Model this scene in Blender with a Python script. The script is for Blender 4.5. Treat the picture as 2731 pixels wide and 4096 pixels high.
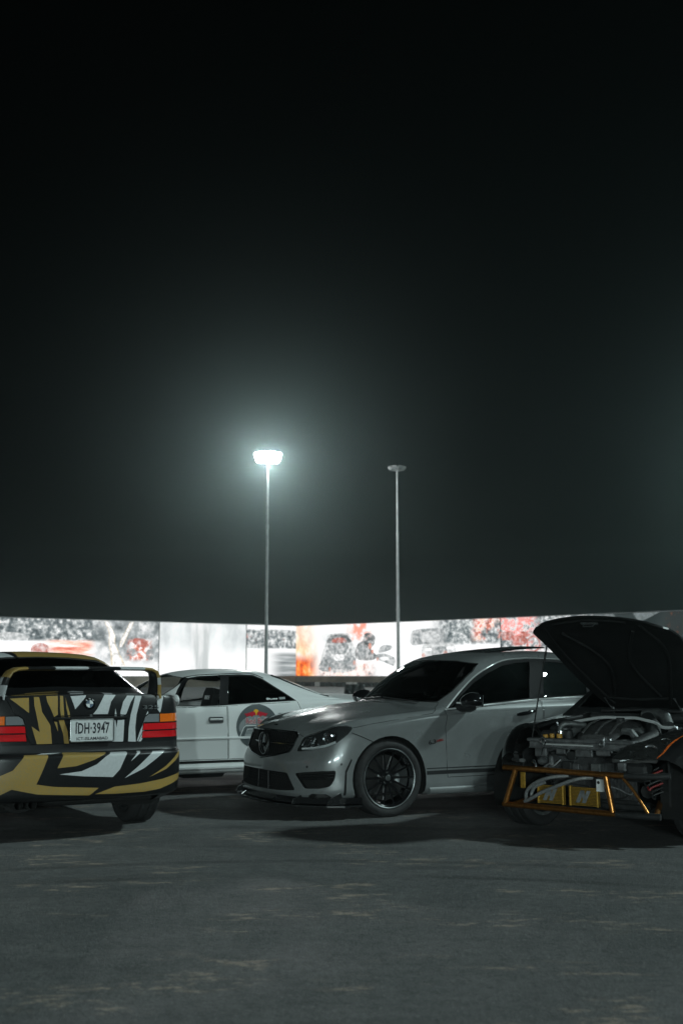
import bpy, bmesh, math, random
import numpy as np
from mathutils import Vector, Matrix

for _o in list(bpy.data.objects):
    bpy.data.objects.remove(_o)
SC = bpy.context.scene
COL = SC.collection
R = math.radians
random.seed(7)

# ------------------------------------------------------------------ camera
cam_d = bpy.data.cameras.new('camera')
cam = bpy.data.objects.new('camera', cam_d)
COL.objects.link(cam)
cam_d.sensor_fit = 'HORIZONTAL'
cam_d.sensor_width = 24.0
cam_d.lens = 24.0 * 4500 / 2731
cam_d.clip_start = 0.1
cam_d.clip_end = 900
cam.location = (0, 0, 1.21)
cam.rotation_euler = (R(90) + math.atan(647 / 4500), 0, 0)
cam_d.dof.use_dof = True
cam_d.dof.focus_distance = 9.6
cam_d.dof.aperture_fstop = 2.6
SC.camera = cam

# ------------------------------------------------------------------ night sky, key light, exposure
W = bpy.data.worlds.new('World')
SC.world = W
W.use_nodes = True
_nt = W.node_tree
_bg = _nt.nodes['Background']
_sky = _nt.nodes.new('ShaderNodeTexSky')
_sky.sky_type = 'NISHITA'
_sky.sun_disc = False
_sky.sun_elevation = R(37)
_sky.sun_rotation = R(89)
_hs = _nt.nodes.new('ShaderNodeHueSaturation')
_hs.inputs['Saturation'].default_value = 0.22
_nt.links.new(_sky.outputs[0], _hs.inputs['Color'])
_nt.links.new(_hs.outputs[0], _bg.inputs[0])
_bg.inputs[1].default_value = 0.00003

sun_d = bpy.data.lights.new('high_mast_key', 'SUN')
sun_d.energy = 1.75
sun_d.angle = R(3.5)
sun_d.color = (0.78, 1.0, 0.985)
sun = bpy.data.objects.new('high_mast_key', sun_d)
COL.objects.link(sun)
# light comes from the right behind the cars, about 37 degrees up
_d = Vector((math.cos(R(1)) * math.cos(R(37)), math.sin(R(1)) * math.cos(R(37)), math.sin(R(37))))
sun.rotation_euler = _d.to_track_quat('Z', 'Y').to_euler()

SC.view_settings.view_transform = 'Standard'
SC.view_settings.look = 'None'
SC.view_settings.exposure = 0.0
SC.view_settings.gamma = 1.0
SC.view_settings.use_curve_mapping = False
SC.cycles.use_denoising = True
SC.cycles.max_bounces = 8
SC.cycles.transparent_max_bounces = 16
SC.cycles.volume_bounces = 0
SC.cycles.sample_clamp_indirect = 1.5

from mathutils.bvhtree import BVHTree

# ------------------------------------------------------------------ materials
MATS = {}
def pmat(name, col, rough=0.5, metal=0.0, noise=None, bump=None, coat=0.0, emit=None, estr=0.0, spec=0.5, ior=None, trans=0.0):
    """Principled material; noise=(scale, amount[, dark colour]) varies colour, bump=(scale, strength)."""
    m = bpy.data.materials.new(name)
    m.use_nodes = True
    nt = m.node_tree
    b = nt.nodes['Principled BSDF']
    b.inputs['Base Color'].default_value = (*col, 1)
    b.inputs['Roughness'].default_value = rough
    b.inputs['Metallic'].default_value = metal
    b.inputs['Coat Weight'].default_value = coat
    b.inputs['Coat Roughness'].default_value = 0.03
    b.inputs['Specular IOR Level'].default_value = spec
    b.inputs['Transmission Weight'].default_value = trans
    if ior: b.inputs['IOR'].default_value = ior
    if emit:
        b.inputs['Emission Color'].default_value = (*emit, 1)
        b.inputs['Emission Strength'].default_value = estr
    if noise or bump:
        tc = nt.nodes.new('ShaderNodeTexCoord')
    if noise:
        n = nt.nodes.new('ShaderNodeTexNoise')
        n.inputs['Scale'].default_value = noise[0]
        n.inputs['Detail'].default_value = 8
        n.inputs['Roughness'].default_value = 0.65
        nt.links.new(tc.outputs['Object'], n.inputs['Vector'])
        r = nt.nodes.new('ShaderNodeValToRGB')
        r.color_ramp.elements[0].position = 0.35
        r.color_ramp.elements[1].position = 0.68
        d = noise[2] if len(noise) > 2 else tuple(c * (1 - noise[1]) for c in col)
        r.color_ramp.elements[0].color = (*d, 1)
        r.color_ramp.elements[1].color = (*col, 1)
        nt.links.new(n.outputs['Fac'], r.inputs[0])
        nt.links.new(r.outputs[0], b.inputs['Base Color'])
        mr = nt.nodes.new('ShaderNodeMapRange')
        mr.inputs['To Min'].default_value = min(1, rough + 0.12)
        mr.inputs['To Max'].default_value = max(0.02, rough - 0.06)
        nt.links.new(n.outputs['Fac'], mr.inputs['Value'])
        nt.links.new(mr.outputs[0], b.inputs['Roughness'])
    if bump:
        n2 = nt.nodes.new('ShaderNodeTexNoise')
        n2.inputs['Scale'].default_value = bump[0]
        n2.inputs['Detail'].default_value = 4
        nt.links.new(tc.outputs['Object'], n2.inputs['Vector'])
        bp = nt.nodes.new('ShaderNodeBump')
        bp.inputs['Strength'].default_value = bump[1]
        bp.inputs['Distance'].default_value = 0.01
        nt.links.new(n2.outputs['Fac'], bp.inputs['Height'])
        nt.links.new(bp.outputs[0], b.inputs['Normal'])
    MATS[name] = m
    return m

def glassmat(name, tint, refl=1.0, rough=0.02, haze=0.0, hazecol=(.2,.21,.21)):
    """thin sheet of tinted glass: see-through with a Fresnel reflection"""
    m = bpy.data.materials.new(name)
    m.use_nodes = True
    nt = m.node_tree
    nt.nodes.clear()
    out = nt.nodes.new('ShaderNodeOutputMaterial')
    mix = nt.nodes.new('ShaderNodeMixShader')
    tr = nt.nodes.new('ShaderNodeBsdfTransparent')
    tr.inputs[0].default_value = (*tint, 1)
    gl = nt.nodes.new('ShaderNodeBsdfGlossy')
    gl.inputs['Roughness'].default_value = rough
    gl.inputs['Color'].default_value = (refl, refl, refl, 1)
    fr = nt.nodes.new('ShaderNodeFresnel')
    fr.inputs['IOR'].default_value = 1.5
    nt.links.new(fr.outputs[0], mix.inputs[0])
    if haze:
        df = nt.nodes.new('ShaderNodeBsdfDiffuse'); df.inputs[0].default_value = (*hazecol, 1)
        m2 = nt.nodes.new('ShaderNodeMixShader'); m2.inputs[0].default_value = haze
        nz = nt.nodes.new('ShaderNodeTexNoise'); nz.inputs['Scale'].default_value = 14; nz.inputs['Detail'].default_value = 6
        mr = nt.nodes.new('ShaderNodeMapRange'); mr.inputs['From Min'].default_value = .3; mr.inputs['From Max'].default_value = .7
        mr.inputs['To Min'].default_value = haze*.5; mr.inputs['To Max'].default_value = min(1, haze*1.5)
        nt.links.new(nz.outputs[0], mr.inputs[0]); nt.links.new(mr.outputs[0], m2.inputs[0])
        nt.links.new(tr.outputs[0], m2.inputs[1]); nt.links.new(df.outputs[0], m2.inputs[2])
        nt.links.new(m2.outputs[0], mix.inputs[1])
    else:
        nt.links.new(tr.outputs[0], mix.inputs[1])
    nt.links.new(gl.outputs[0], mix.inputs[2])
    nt.links.new(mix.outputs[0], out.inputs[0])
    MATS[name] = m
    return m

pmat('rubber', (0.021, 0.021, 0.022), 0.75, noise=(30, 0.5), bump=(160, 0.25))
pmat('trim_black', (0.012, 0.012, 0.013), 0.42, bump=(220, 0.12))
pmat('matte_black', (0.008, 0.008, 0.009), 0.65, spec=.15)
pmat('gloss_black', (0.008, 0.008, 0.009), 0.12, coat=0.6)
pmat('seam', (0.004, 0.004, 0.004), 0.9)
pmat('cavity', (0.006, 0.006, 0.006), 0.9)
pmat('chrome', (0.80, 0.82, 0.83), 0.22, 1.0)
pmat('bright_trim', (0.80, 0.82, 0.82), 0.30, 0.45)
pmat('steel', (0.42, 0.44, 0.45), 0.35, 1.0, noise=(18, 0.4))
pmat('cast_metal', (0.20, 0.21, 0.21), 0.55, 0.7, noise=(25, 0.55), bump=(90, 0.3))
pmat('underbody', (0.012, 0.012, 0.012), 0.85, noise=(12, 0.4))
pmat('cloth_dark', (0.020, 0.021, 0.022), 0.9, bump=(300, 0.4))
pmat('cloth_grey', (0.10, 0.105, 0.11), 0.9, bump=(300, 0.4))
pmat('white_print', (0.72, 0.74, 0.74), 0.5)
pmat('disc_metal', (0.35, 0.35, 0.35), 0.3, 1.0)
glassmat('glass_tint', (0.10, 0.11, 0.11))
glassmat('glass_clear', (0.55, 0.58, 0.58))
glassmat('glass_lens', (0.80, 0.83, 0.84))
glassmat('lens_hazy', (0.8, 0.82, 0.82), haze=0.10, hazecol=(.18,.185,.18))
glassmat('glass_limo', (0.012, 0.013, 0.013))

# ------------------------------------------------------------------ object helpers
def link(o, parent=None):
    COL.objects.link(o)
    if parent is not None:
        o.parent = parent
    return o

def obj(name, verts, faces, mat, parent=None, smooth=False, mats=None, mi=None):
    me = bpy.data.meshes.new(name)
    me.from_pydata([tuple(v) for v in verts], [], [tuple(f) for f in faces])
    for m in (mats or [mat]):
        me.materials.append(MATS[m] if isinstance(m, str) else m)
    if mi is not None:
        me.polygons.foreach_set('material_index', mi)
    if smooth:
        me.polygons.foreach_set('use_smooth', [True] * len(me.polygons))
    me.update()
    o = bpy.data.objects.new(name, me)
    return link(o, parent)

def from_bm(name, bm, mat, parent=None, smooth=False, mats=None, sharp=None):
    me = bpy.data.meshes.new(name)
    bm.to_mesh(me)
    bm.free()
    for m in (mats or [mat]):
        me.materials.append(MATS[m] if isinstance(m, str) else m)
    if smooth:
        me.polygons.foreach_set('use_smooth', [True] * len(me.polygons))
        if sharp:
            me.set_sharp_from_angle(angle=R(sharp))
    o = bpy.data.objects.new(name, me)
    return link(o, parent)

def empty(name, loc=(0, 0, 0), rz=0.0, parent=None):
    o = bpy.data.objects.new(name, None)
    o.location = loc
    o.rotation_euler = (0, 0, rz)
    o.empty_display_size = 0.2
    return link(o, parent)

def tag(o, label=None, cat=None, group=None, kind=None):
    if label: o['label'] = label
    if cat: o['category'] = cat
    if group: o['group'] = group
    if kind: o['kind'] = kind
    return o

class MB:
    """collects simple solids into one mesh"""
    def __init__(s):
        s.v = []; s.f = []; s.m = []
    def add(s, v, f, m=0):
        k = len(s.v)
        s.v += [tuple(p) for p in v]
        s.f += [tuple(i + k for i in q) for q in f]
        s.m += [m] * len(f)
        return s
    def box(s, lo, hi, m=0, M=None, bev=0.0):
        (x0, y0, z0), (x1, y1, z1) = lo, hi
        if bev:
            b = min(bev, (x1-x0)/2.01, (y1-y0)/2.01, (z1-z0)/2.01)
            pts = []
            for sx in (0, 1):
                for sy in (0, 1):
                    for sz in (0, 1):
                        X, Y, Z = (x0, x1)[sx], (y0, y1)[sy], (z0, z1)[sz]
                        ix, iy, iz = (X + (b, -b)[sx], Y + (b, -b)[sy], Z + (b, -b)[sz])
                        pts += [(X, iy, iz), (ix, Y, iz), (ix, iy, Z)]
            bm = bmesh.new()
            vs = [bm.verts.new(p) for p in pts]
            r = bmesh.ops.convex_hull(bm, input=vs)
            bm.normal_update()
            bmesh.ops.dissolve_limit(bm, angle_limit=0.02, verts=bm.verts[:], edges=bm.edges[:])
            bm.verts.index_update()
            v = [Vector(q.co) for q in bm.verts]
            f = [[q.index for q in fc.verts] for fc in bm.faces]
            bm.free()
        else:
            v = [Vector(p) for p in ((x0,y0,z0),(x1,y0,z0),(x1,y1,z0),(x0,y1,z0),(x0,y0,z1),(x1,y0,z1),(x1,y1,z1),(x0,y1,z1))]
            f = [(0,3,2,1),(4,5,6,7),(0,1,5,4),(1,2,6,5),(2,3,7,6),(3,0,4,7)]
        if M is not None: v = [M @ p for p in v]
        return s.add(v, f, m)
    def tube(s, pts, r, n=10, m=0, caps=True, flat=1.0):
        pts = [Vector(p) for p in pts]
        rr = r if isinstance(r, (list, tuple)) else [r] * len(pts)
        rings = []; up = None
        for i, p in enumerate(pts):
            t = (pts[min(i+1, len(pts)-1)] - pts[max(i-1, 0)]).normalized()
            if up is None:
                up = t.orthogonal().normalized() if abs(t.z) > 0.95 else (Vector((0,0,1)) - t * t.z).normalized()
            else:
                up = (up - t * up.dot(t)).normalized()
            sd = t.cross(up)
            rings.append([p + (up * math.cos(a) * flat + sd * math.sin(a)) * rr[i] for a in [2*math.pi*k/n for k in range(n)]])
        v = [q for g in rings for q in g]
        f = []
        for i in range(len(pts) - 1):
            for k in range(n):
                a, b = i*n + k, i*n + (k+1) % n
                f.append((a, a + n, b + n, b))
        if caps:
            f.append(tuple(range(n)))
            f.append(tuple(range(len(pts)*n - 1, len(pts)*n - n - 1, -1)))
        return s.add(v, f, m)
    def lathe(s, prof, n=24, axis='y', c=(0,0,0), m=0, M=None):
        """profile [(r, h)] turned about an axis through c"""
        v = []; f = []
        c = Vector(c)
        for r, h in prof:
            for k in range(n):
                a = 2*math.pi*k/n
                u, w = r*math.cos(a), r*math.sin(a)
                p = {'y': Vector((u, h, w)), 'z': Vector((u, w, h)), 'x': Vector((h, u, w))}[axis]
                v.append(c + p if M is None else M @ p)
        for i in range(len(prof) - 1):
            for k in range(n):
                a, b = i*n + k, i*n + (k+1) % n
                f.append((a, b, b + n, a + n))
        return s.add(v, f, m)
    def prism(s, poly, h0, h1, M=None, m=0):
        """2-D polygon in XY extruded along Z, then transformed by M"""
        n = len(poly)
        v = [Vector((x, y, h0)) for x, y in poly] + [Vector((x, y, h1)) for x, y in poly]
        if M is not None: v = [M @ p for p in v]
        f = [tuple(range(n - 1, -1, -1)), tuple(range(n, 2*n))] + [(i, (i+1) % n, (i+1) % n + n, i + n) for i in range(n)]
        return s.add(v, f, m)
    def build(s, name, mat, parent=None, smooth=False, sharp=35, mats=None):
        o = obj(name, s.v, s.f, mat, parent, smooth, mats, s.m if mats else None)
        if smooth and sharp:
            o.data.set_sharp_from_angle(angle=R(sharp))
        return o

def frame(origin, xdir, ydir):
    """matrix whose local X, Y lie along xdir, ydir"""
    x = Vector(xdir).normalized(); y = Vector(ydir); y = (y - x * y.dot(x)).normalized(); z = x.cross(y)
    M = Matrix.Identity(4)
    for i in range(3):
        M[i][0], M[i][1], M[i][2], M[i][3] = x[i], y[i], z[i], origin[i]
    return M

def text(name, s, size, M, mat, parent, depth=0.002, align='CENTER', sx=1.0, bold=0.0, spacing=1.0):
    c = bpy.data.curves.new(name, 'FONT')
    c.body = s; c.size = size; c.extrude = depth; c.align_x = align; c.align_y = 'CENTER'
    c.offset = bold; c.resolution_u = 3; c.space_character = spacing
    t = bpy.data.objects.new(name, c)
    COL.objects.link(t)
    dg = bpy.context.evaluated_depsgraph_get()
    me = bpy.data.meshes.new_from_object(t.evaluated_get(dg))
    bpy.data.objects.remove(t)
    bpy.data.curves.remove(c)
    me.transform(M @ Matrix.Diagonal((sx, 1, 1, 1)))
    me.materials.clear()
    me.materials.append(MATS[mat])
    o = bpy.data.objects.new(name, me)
    return link(o, parent)

def chaikin(p, n=2, closed=True):
    for _ in range(n):
        q = []
        N = len(p)
        for i in range(N if closed else N - 1):
            a, b = p[i], p[(i+1) % N]
            q += [tuple(.75*u + .25*w for u, w in zip(a, b)), tuple(.25*u + .75*w for u, w in zip(a, b))]
        if not closed: q = [p[0]] + q + [p[-1]]
        p = q
    return p

def catmull(p, k=4, closed=False):
    """points of a smooth curve through p"""
    out = []; N = len(p)
    p = [np.array(q, float) for q in p]
    for i in range(N if closed else N - 1):
        g = (lambda j: p[j % N]) if closed else (lambda j: p[min(max(j, 0), N - 1)])
        a, b, c, d = g(i-1), g(i), g(i+1), g(i+2)
        for t in np.arange(k) / k:
            out.append(tuple(0.5*((2*b) + (c-a)*t + (2*a-5*b+4*c-d)*t*t + (3*b-a-3*c+d)*t**3)))
    if not closed: out.append(tuple(p[-1]))
    return out

def round_poly(poly, r, n=3):
    """polygon with its corners rounded by r"""
    out = []; N = len(poly)
    for i in range(N):
        a, b, c = (np.array(poly[(i+k-1) % N], float) for k in range(3))
        u, w = a - b, c - b
        lu, lw = np.linalg.norm(u), np.linalg.norm(w)
        d = min(r, lu * .45, lw * .45)
        p, q = b + u/lu*d, b + w/lw*d
        for k in range(n + 1):
            t = k / n
            out.append(tuple((1-t)**2*p + 2*t*(1-t)*b + t*t*q))
    return out

def circle(cx, cy, r, n=28, ry=None):
    return [(cx + r*math.cos(2*math.pi*k/n), cy + (ry or r)*math.sin(2*math.pi*k/n)) for k in range(n)]

def inside(poly, x, y):
    c = False; n = len(poly); j = n - 1
    for i in range(n):
        xi, yi = poly[i]; xj, yj = poly[j]
        if (yi > y) != (yj > y) and x < (xj - xi)*(y - yi)/(yj - yi) + xi: c = not c
        j = i
    return c

# ------------------------------------------------------------------ smooth car body: tensor B-spline over columns and rows
def bsp(n, ts):
    """clamped cubic basis rows at parameters ts in 0..n-3"""
    k = [0]*3 + list(range(n - 2)) + [n - 3]*3
    out = np.zeros((len(ts), n))
    for r, t in enumerate(ts):
        t = min(max(t, 0), n - 3 - 1e-9)
        N = [1.0 if k[i] <= t < k[i+1] else 0.0 for i in range(n + 3)]
        for d in range(1, 4):
            N = [((t - k[i])/(k[i+d] - k[i])*N[i] if k[i+d] > k[i] else 0) + ((k[i+d+1] - t)/(k[i+d+1] - k[i+1])*N[i+1] if k[i+d+1] > k[i+1] else 0) for i in range(n + 3 - d)]
        out[r] = N[:n]
    return out

def greville(n):
    k = [0]*3 + list(range(n - 2)) + [n - 3]*3
    return np.array([(k[i+1] + k[i+2] + k[i+3])/3 for i in range(n)])

def dense(g, k):
    out = []
    for a, b in zip(g[:-1], g[1:]):
        out += [a + (b - a)*i/k for i in range(k)]
    return out + [g[-1]]

def surface(P, ku=4, kv=3, it=2):
    """P[I][J] points -> dense grid passing (nearly) through them"""
    P = np.array(P, float); I, J = P.shape[:2]
    gi, gj = greville(I), greville(J)
    Bi, Bj = bsp(I, gi), bsp(J, gj)
    C = P.copy()
    for _ in range(it):
        S = np.einsum('ai,bj,ijc->abc', Bi, Bj, C)
        C += (P - S) * 0.9
    return np.einsum('ai,bj,ijc->abc', bsp(I, dense(gi, ku)), bsp(J, dense(gj, kv)), C)

def body_grid(cols, ts=(.05, .11, .2, .6, 1.0)):
    """cols: dicts with plan=(x,y), low=[(off,z)..], and up=5 points or C=(x,z),crown"""
    n = len(cols); P = []
    pl = [Vector(c['plan']) for c in cols]
    for i, c in enumerate(cols):
        if i == 0: nm = Vector((1, 0))
        elif i == n - 1: nm = Vector((-1, 0))
        else:
            t = (pl[i+1] - pl[i]).normalized() + (pl[i] - pl[i-1]).normalized()
            nm = Vector((-t.y, t.x)).normalized()
            if nm.dot(pl[i] - Vector((pl[i].x*.6, 0))) < 0: nm = -nm
        row = []
        for off, z in c['low']:
            q = pl[i] + nm*off
            row.append((q.x, 0 if i in (0, n-1) else max(q.y, 0), z))
        if 'up' in c:
            row += list(c['up'])
        else:
            S = np.array(row[-1]); C = np.array((c['C'][0], 0, c['C'][1])); cr = c.get('crown', .012)
            for t in c.get('ts', ts):
                p = S + (C - S)*t
                p[2] += cr*4*(t - t*t) + c.get('lift', 0)*math.sin(min(t/.2, 1)*math.pi/2)*(1-t)
                row.append(tuple(p))
        P.append(row)
    return P

class Body:
    def __init__(s, cols, ku=4, kv=3, ts=(.05, .11, .2, .6, 1.0)):
        G = surface(body_grid(cols, ts), ku, kv)
        G[:, -1, 1] = 0; G[0, :, 1] = 0; G[-1, :, 1] = 0
        A, B = G.shape[:2]
        bm = s.bm = bmesh.new()
        for sg in (1, -1):
            vs = [[bm.verts.new((p[0], sg*p[1], p[2])) for p in r] for r in G]
            for a in range(A - 1):
                for b in range(B - 1):
                    q = [vs[a][b], vs[a+1][b], vs[a+1][b+1], vs[a][b+1]]
                    if sg > 0: q.reverse()
                    bm.faces.new(q)
        bmesh.ops.remove_doubles(bm, verts=bm.verts, dist=1e-4)
        bad = [f for f in bm.faces if f.calc_area() < 1e-9]
        if bad: bmesh.ops.delete(bm, geom=bad, context='FACES')
        bm.normal_update()
        n = sum(f.normal.z for f in bm.faces if f.calc_center_median().z > .8)
        if n < 0:
            bmesh.ops.reverse_faces(bm, faces=bm.faces)
        bm.normal_update()
        s.orig = bm.copy()
        s.tree = BVHTree.FromBMesh(bm)
    def hit(s, a, b, d='side', sg=1, off=0.0):
        """point of the untouched body under 2-D position (a, b) seen along d"""
        if d == 'side': o, w = Vector((a, 3*sg, b)), Vector((0, -sg, 0))
        elif d == 'front': o, w = Vector((4, a, b)), Vector((-1, 0, 0))
        elif d == 'rear': o, w = Vector((-4, a, b)), Vector((1, 0, 0))
        elif d == 'top': o, w = Vector((a, b, 3)), Vector((0, 0, -1))
        else:
            t = R(d); w = -Vector((math.cos(t), sg*math.sin(t), 0)); o = Vector((-math.sin(t), sg*math.cos(t), 0))*a + Vector((0, 0, b)) - w*4
        h = s.tree.ray_cast(o, w)
        if h[0] is None:
            h = s.tree.find_nearest(o + w*3)
        n = h[1] if h[1].dot(w) < 0 else -h[1]
        return h[0] + n*off, n
    def line(s, pts, name, mat, parent, r=.006, d='side', sg=1, off=0.0, closed=False, k=3, n=6, flat=1.0):
        """bead or moulding lying on the body"""
        q = catmull(pts, k, closed) if k else list(pts)
        if closed: q = q + [q[0]]
        return MB().tube([s.hit(a, b, d, sg, off)[0] for a, b in q], r, n, flat=flat).build(name, mat, parent, True, 60)
    def patch(s, poly, name, mat, parent, d='side', sg=1, off=.0015, lim=None, face=.03):
        """thin film following the body"""
        keep = s.bm
        s.bm = s.orig.copy()
        nb = s.take(s.pick(poly, d, sg, lim, face))
        s.bm.free(); s.bm = keep
        for x in nb.verts: x.co += x.normal*off
        return from_bm(name, nb, mat, parent, True)
    def pick(s, poly, d='side', sg=1, lim=None, face=0.03):
        """cuts the outline into the surface, returns the faces inside.
        d: 'side' (x,z seen from +-y), 'front'/'rear' (y,z), 'top' (x,y) or a view azimuth in degrees (u along the view plane, z)"""
        bm = s.bm
        if d == 'side': u, v, w = Vector((1,0,0)), Vector((0,0,1)), Vector((0,sg,0))
        elif d == 'front': u, v, w = Vector((0,1,0)), Vector((0,0,1)), Vector((1,0,0))
        elif d == 'rear': u, v, w = Vector((0,1,0)), Vector((0,0,1)), Vector((-1,0,0))
        elif d == 'top': u, v, w = Vector((1,0,0)), Vector((0,1,0)), Vector((0,0,1))
        else:
            a = R(d); w = Vector((math.cos(a), sg*math.sin(a), 0)); u = Vector((-math.sin(a), sg*math.cos(a), 0)); v = Vector((0,0,1))
        xs = [p[0] for p in poly]; ys = [p[1] for p in poly]
        x0, x1, y0, y1 = min(xs) - .002, max(xs) + .002, min(ys) - .002, max(ys) + .002
        def bb(f):
            a = [q.co.dot(u) for q in f.verts]; b = [q.co.dot(v) for q in f.verts]
            return min(a), max(a), min(b), max(b)
        cand = set()
        for f in bm.faces:
            if f.normal.dot(w) < face: continue
            c = f.calc_center_median()
            if lim and not lim(c): continue
            if d not in ('front', 'rear', 'top') and c.y*sg < -1e-4: continue
            a, b, e, g = bb(f)
            if b < x0 or a > x1 or g < y0 or e > y1: continue
            cand.add(f)
        N = len(poly)
        for i in range(N):
            p, q = Vector(poly[i]), Vector(poly[(i+1) % N])
            if (q - p).length < 1e-6: continue
            t = q - p
            no = u*(-t.y) + v*t.x
            co = u*p.x + v*p.y
            sx0, sx1, sy0, sy1 = min(p.x, q.x) - 1e-4, max(p.x, q.x) + 1e-4, min(p.y, q.y) - 1e-4, max(p.y, q.y) + 1e-4
            sub = []
            for f in cand:
                a, b, e, g = bb(f)
                if not (b < sx0 or a > sx1 or g < sy0 or e > sy1): sub.append(f)
            if not sub: continue
            es = list({e for f in sub for e in f.edges}); vs = list({x for f in sub for x in f.verts})
            r = bmesh.ops.bisect_plane(bm, geom=sub + es + vs, dist=1e-5, plane_co=co, plane_no=no.normalized())
            cand.difference_update(sub)
            for g in r['geom']:
                if isinstance(g, bmesh.types.BMFace) and g.is_valid: cand.add(g)
            for g in r['geom_cut']:
                if isinstance(g, bmesh.types.BMEdge):
                    for f in g.link_faces:
                        if f.normal.dot(w) >= face: cand.add(f)
        out = []
        for f in cand:
            if not f.is_valid: continue
            c = f.calc_center_median()
            if inside(poly, c.dot(u), c.dot(v)) and (not lim or lim(c)): out.append(f)
        return out
    def paint(s, faces, k):
        for f in faces:
            if f.is_valid: f.material_index = k
    def drop(s, faces):
        bmesh.ops.delete(s.bm, geom=[f for f in faces if f.is_valid], context='FACES')
    def take(s, faces):
        """separate faces into their own bmesh"""
        nb = bmesh.new(); mp = {}
        for f in faces:
            if not f.is_valid: continue
            q = []
            for x in f.verts:
                if x not in mp: mp[x] = nb.verts.new(x.co)
                q.append(mp[x])
            try:
                g = nb.faces.new(q); g.material_index = f.material_index
            except ValueError: pass
        nb.normal_update()
        s.drop(faces)
        return nb
    def panel(s, faces, name, mats, parent, gap=.005, sink=.006, push=0.0, seam=None):
        """a panel cut out of the body, edged by a sunken dark joint"""
        nb = s.take(faces)
        edge = {x for x in nb.verts if any(e.is_boundary for e in x.link_edges)}
        if push:
            for x in nb.verts:
                if x not in edge: x.co += x.normal*push
        if gap:                     # closed V groove just inside the edge
            k = len(mats) if seam is None else seam
            r1 = bmesh.ops.inset_region(nb, faces=nb.faces[:], use_boundary=True, use_even_offset=False, thickness=gap*.5, depth=0)['faces']
            s1 = set(r1)
            inner = [f for f in nb.faces if f not in s1]
            r2 = bmesh.ops.inset_region(nb, faces=inner, use_boundary=True, use_even_offset=False, thickness=gap*.5, depth=0)['faces']
            for f in list(r1) + list(r2): f.material_index = k
            v1 = {x for f in r1 for x in f.verts}; v2 = {x for f in r2 for x in f.verts}
            nb.normal_update()
            for x in v1 & v2:
                if not any(e.is_boundary for e in x.link_edges): x.co -= x.normal*sink
        mm = list(mats) + (['seam'] if gap and seam is None else [])
        return from_bm(name, nb, None, parent, True, mm, 40)
    def finish(s, name, mats, parent):
        return from_bm(name, s.bm, None, parent, True, mats, 50)

def recess(nb, depth_vec, mat, name, parent):
    """bucket behind an opening: the opening's faces moved by depth_vec plus side walls"""
    v = [x.co.copy() for x in nb.verts]
    nb.verts.index_update()
    n = len(v)
    V = [tuple(p) for p in v] + [tuple(p + depth_vec) for p in v]
    F = [tuple(x.index + n for x in f.verts) for f in nb.faces]
    for e in nb.edges:
        if e.is_boundary:
            a, b = (x.index for x in e.verts)
            F.append((a, b, b + n, a + n))
    return obj(name, V, F, mat, parent, False)

# ------------------------------------------------------------------ body shapes (local: x forward, y left, z up, metres)
def col(x, y, low, up=None, C=None, crown=.012, ts=None, lift=0):
    d = dict(plan=(x, y), low=low, crown=crown, lift=lift)
    if up: d['up'] = up
    if C: d['C'] = C
    if ts: d['ts'] = ts
    return d

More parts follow.
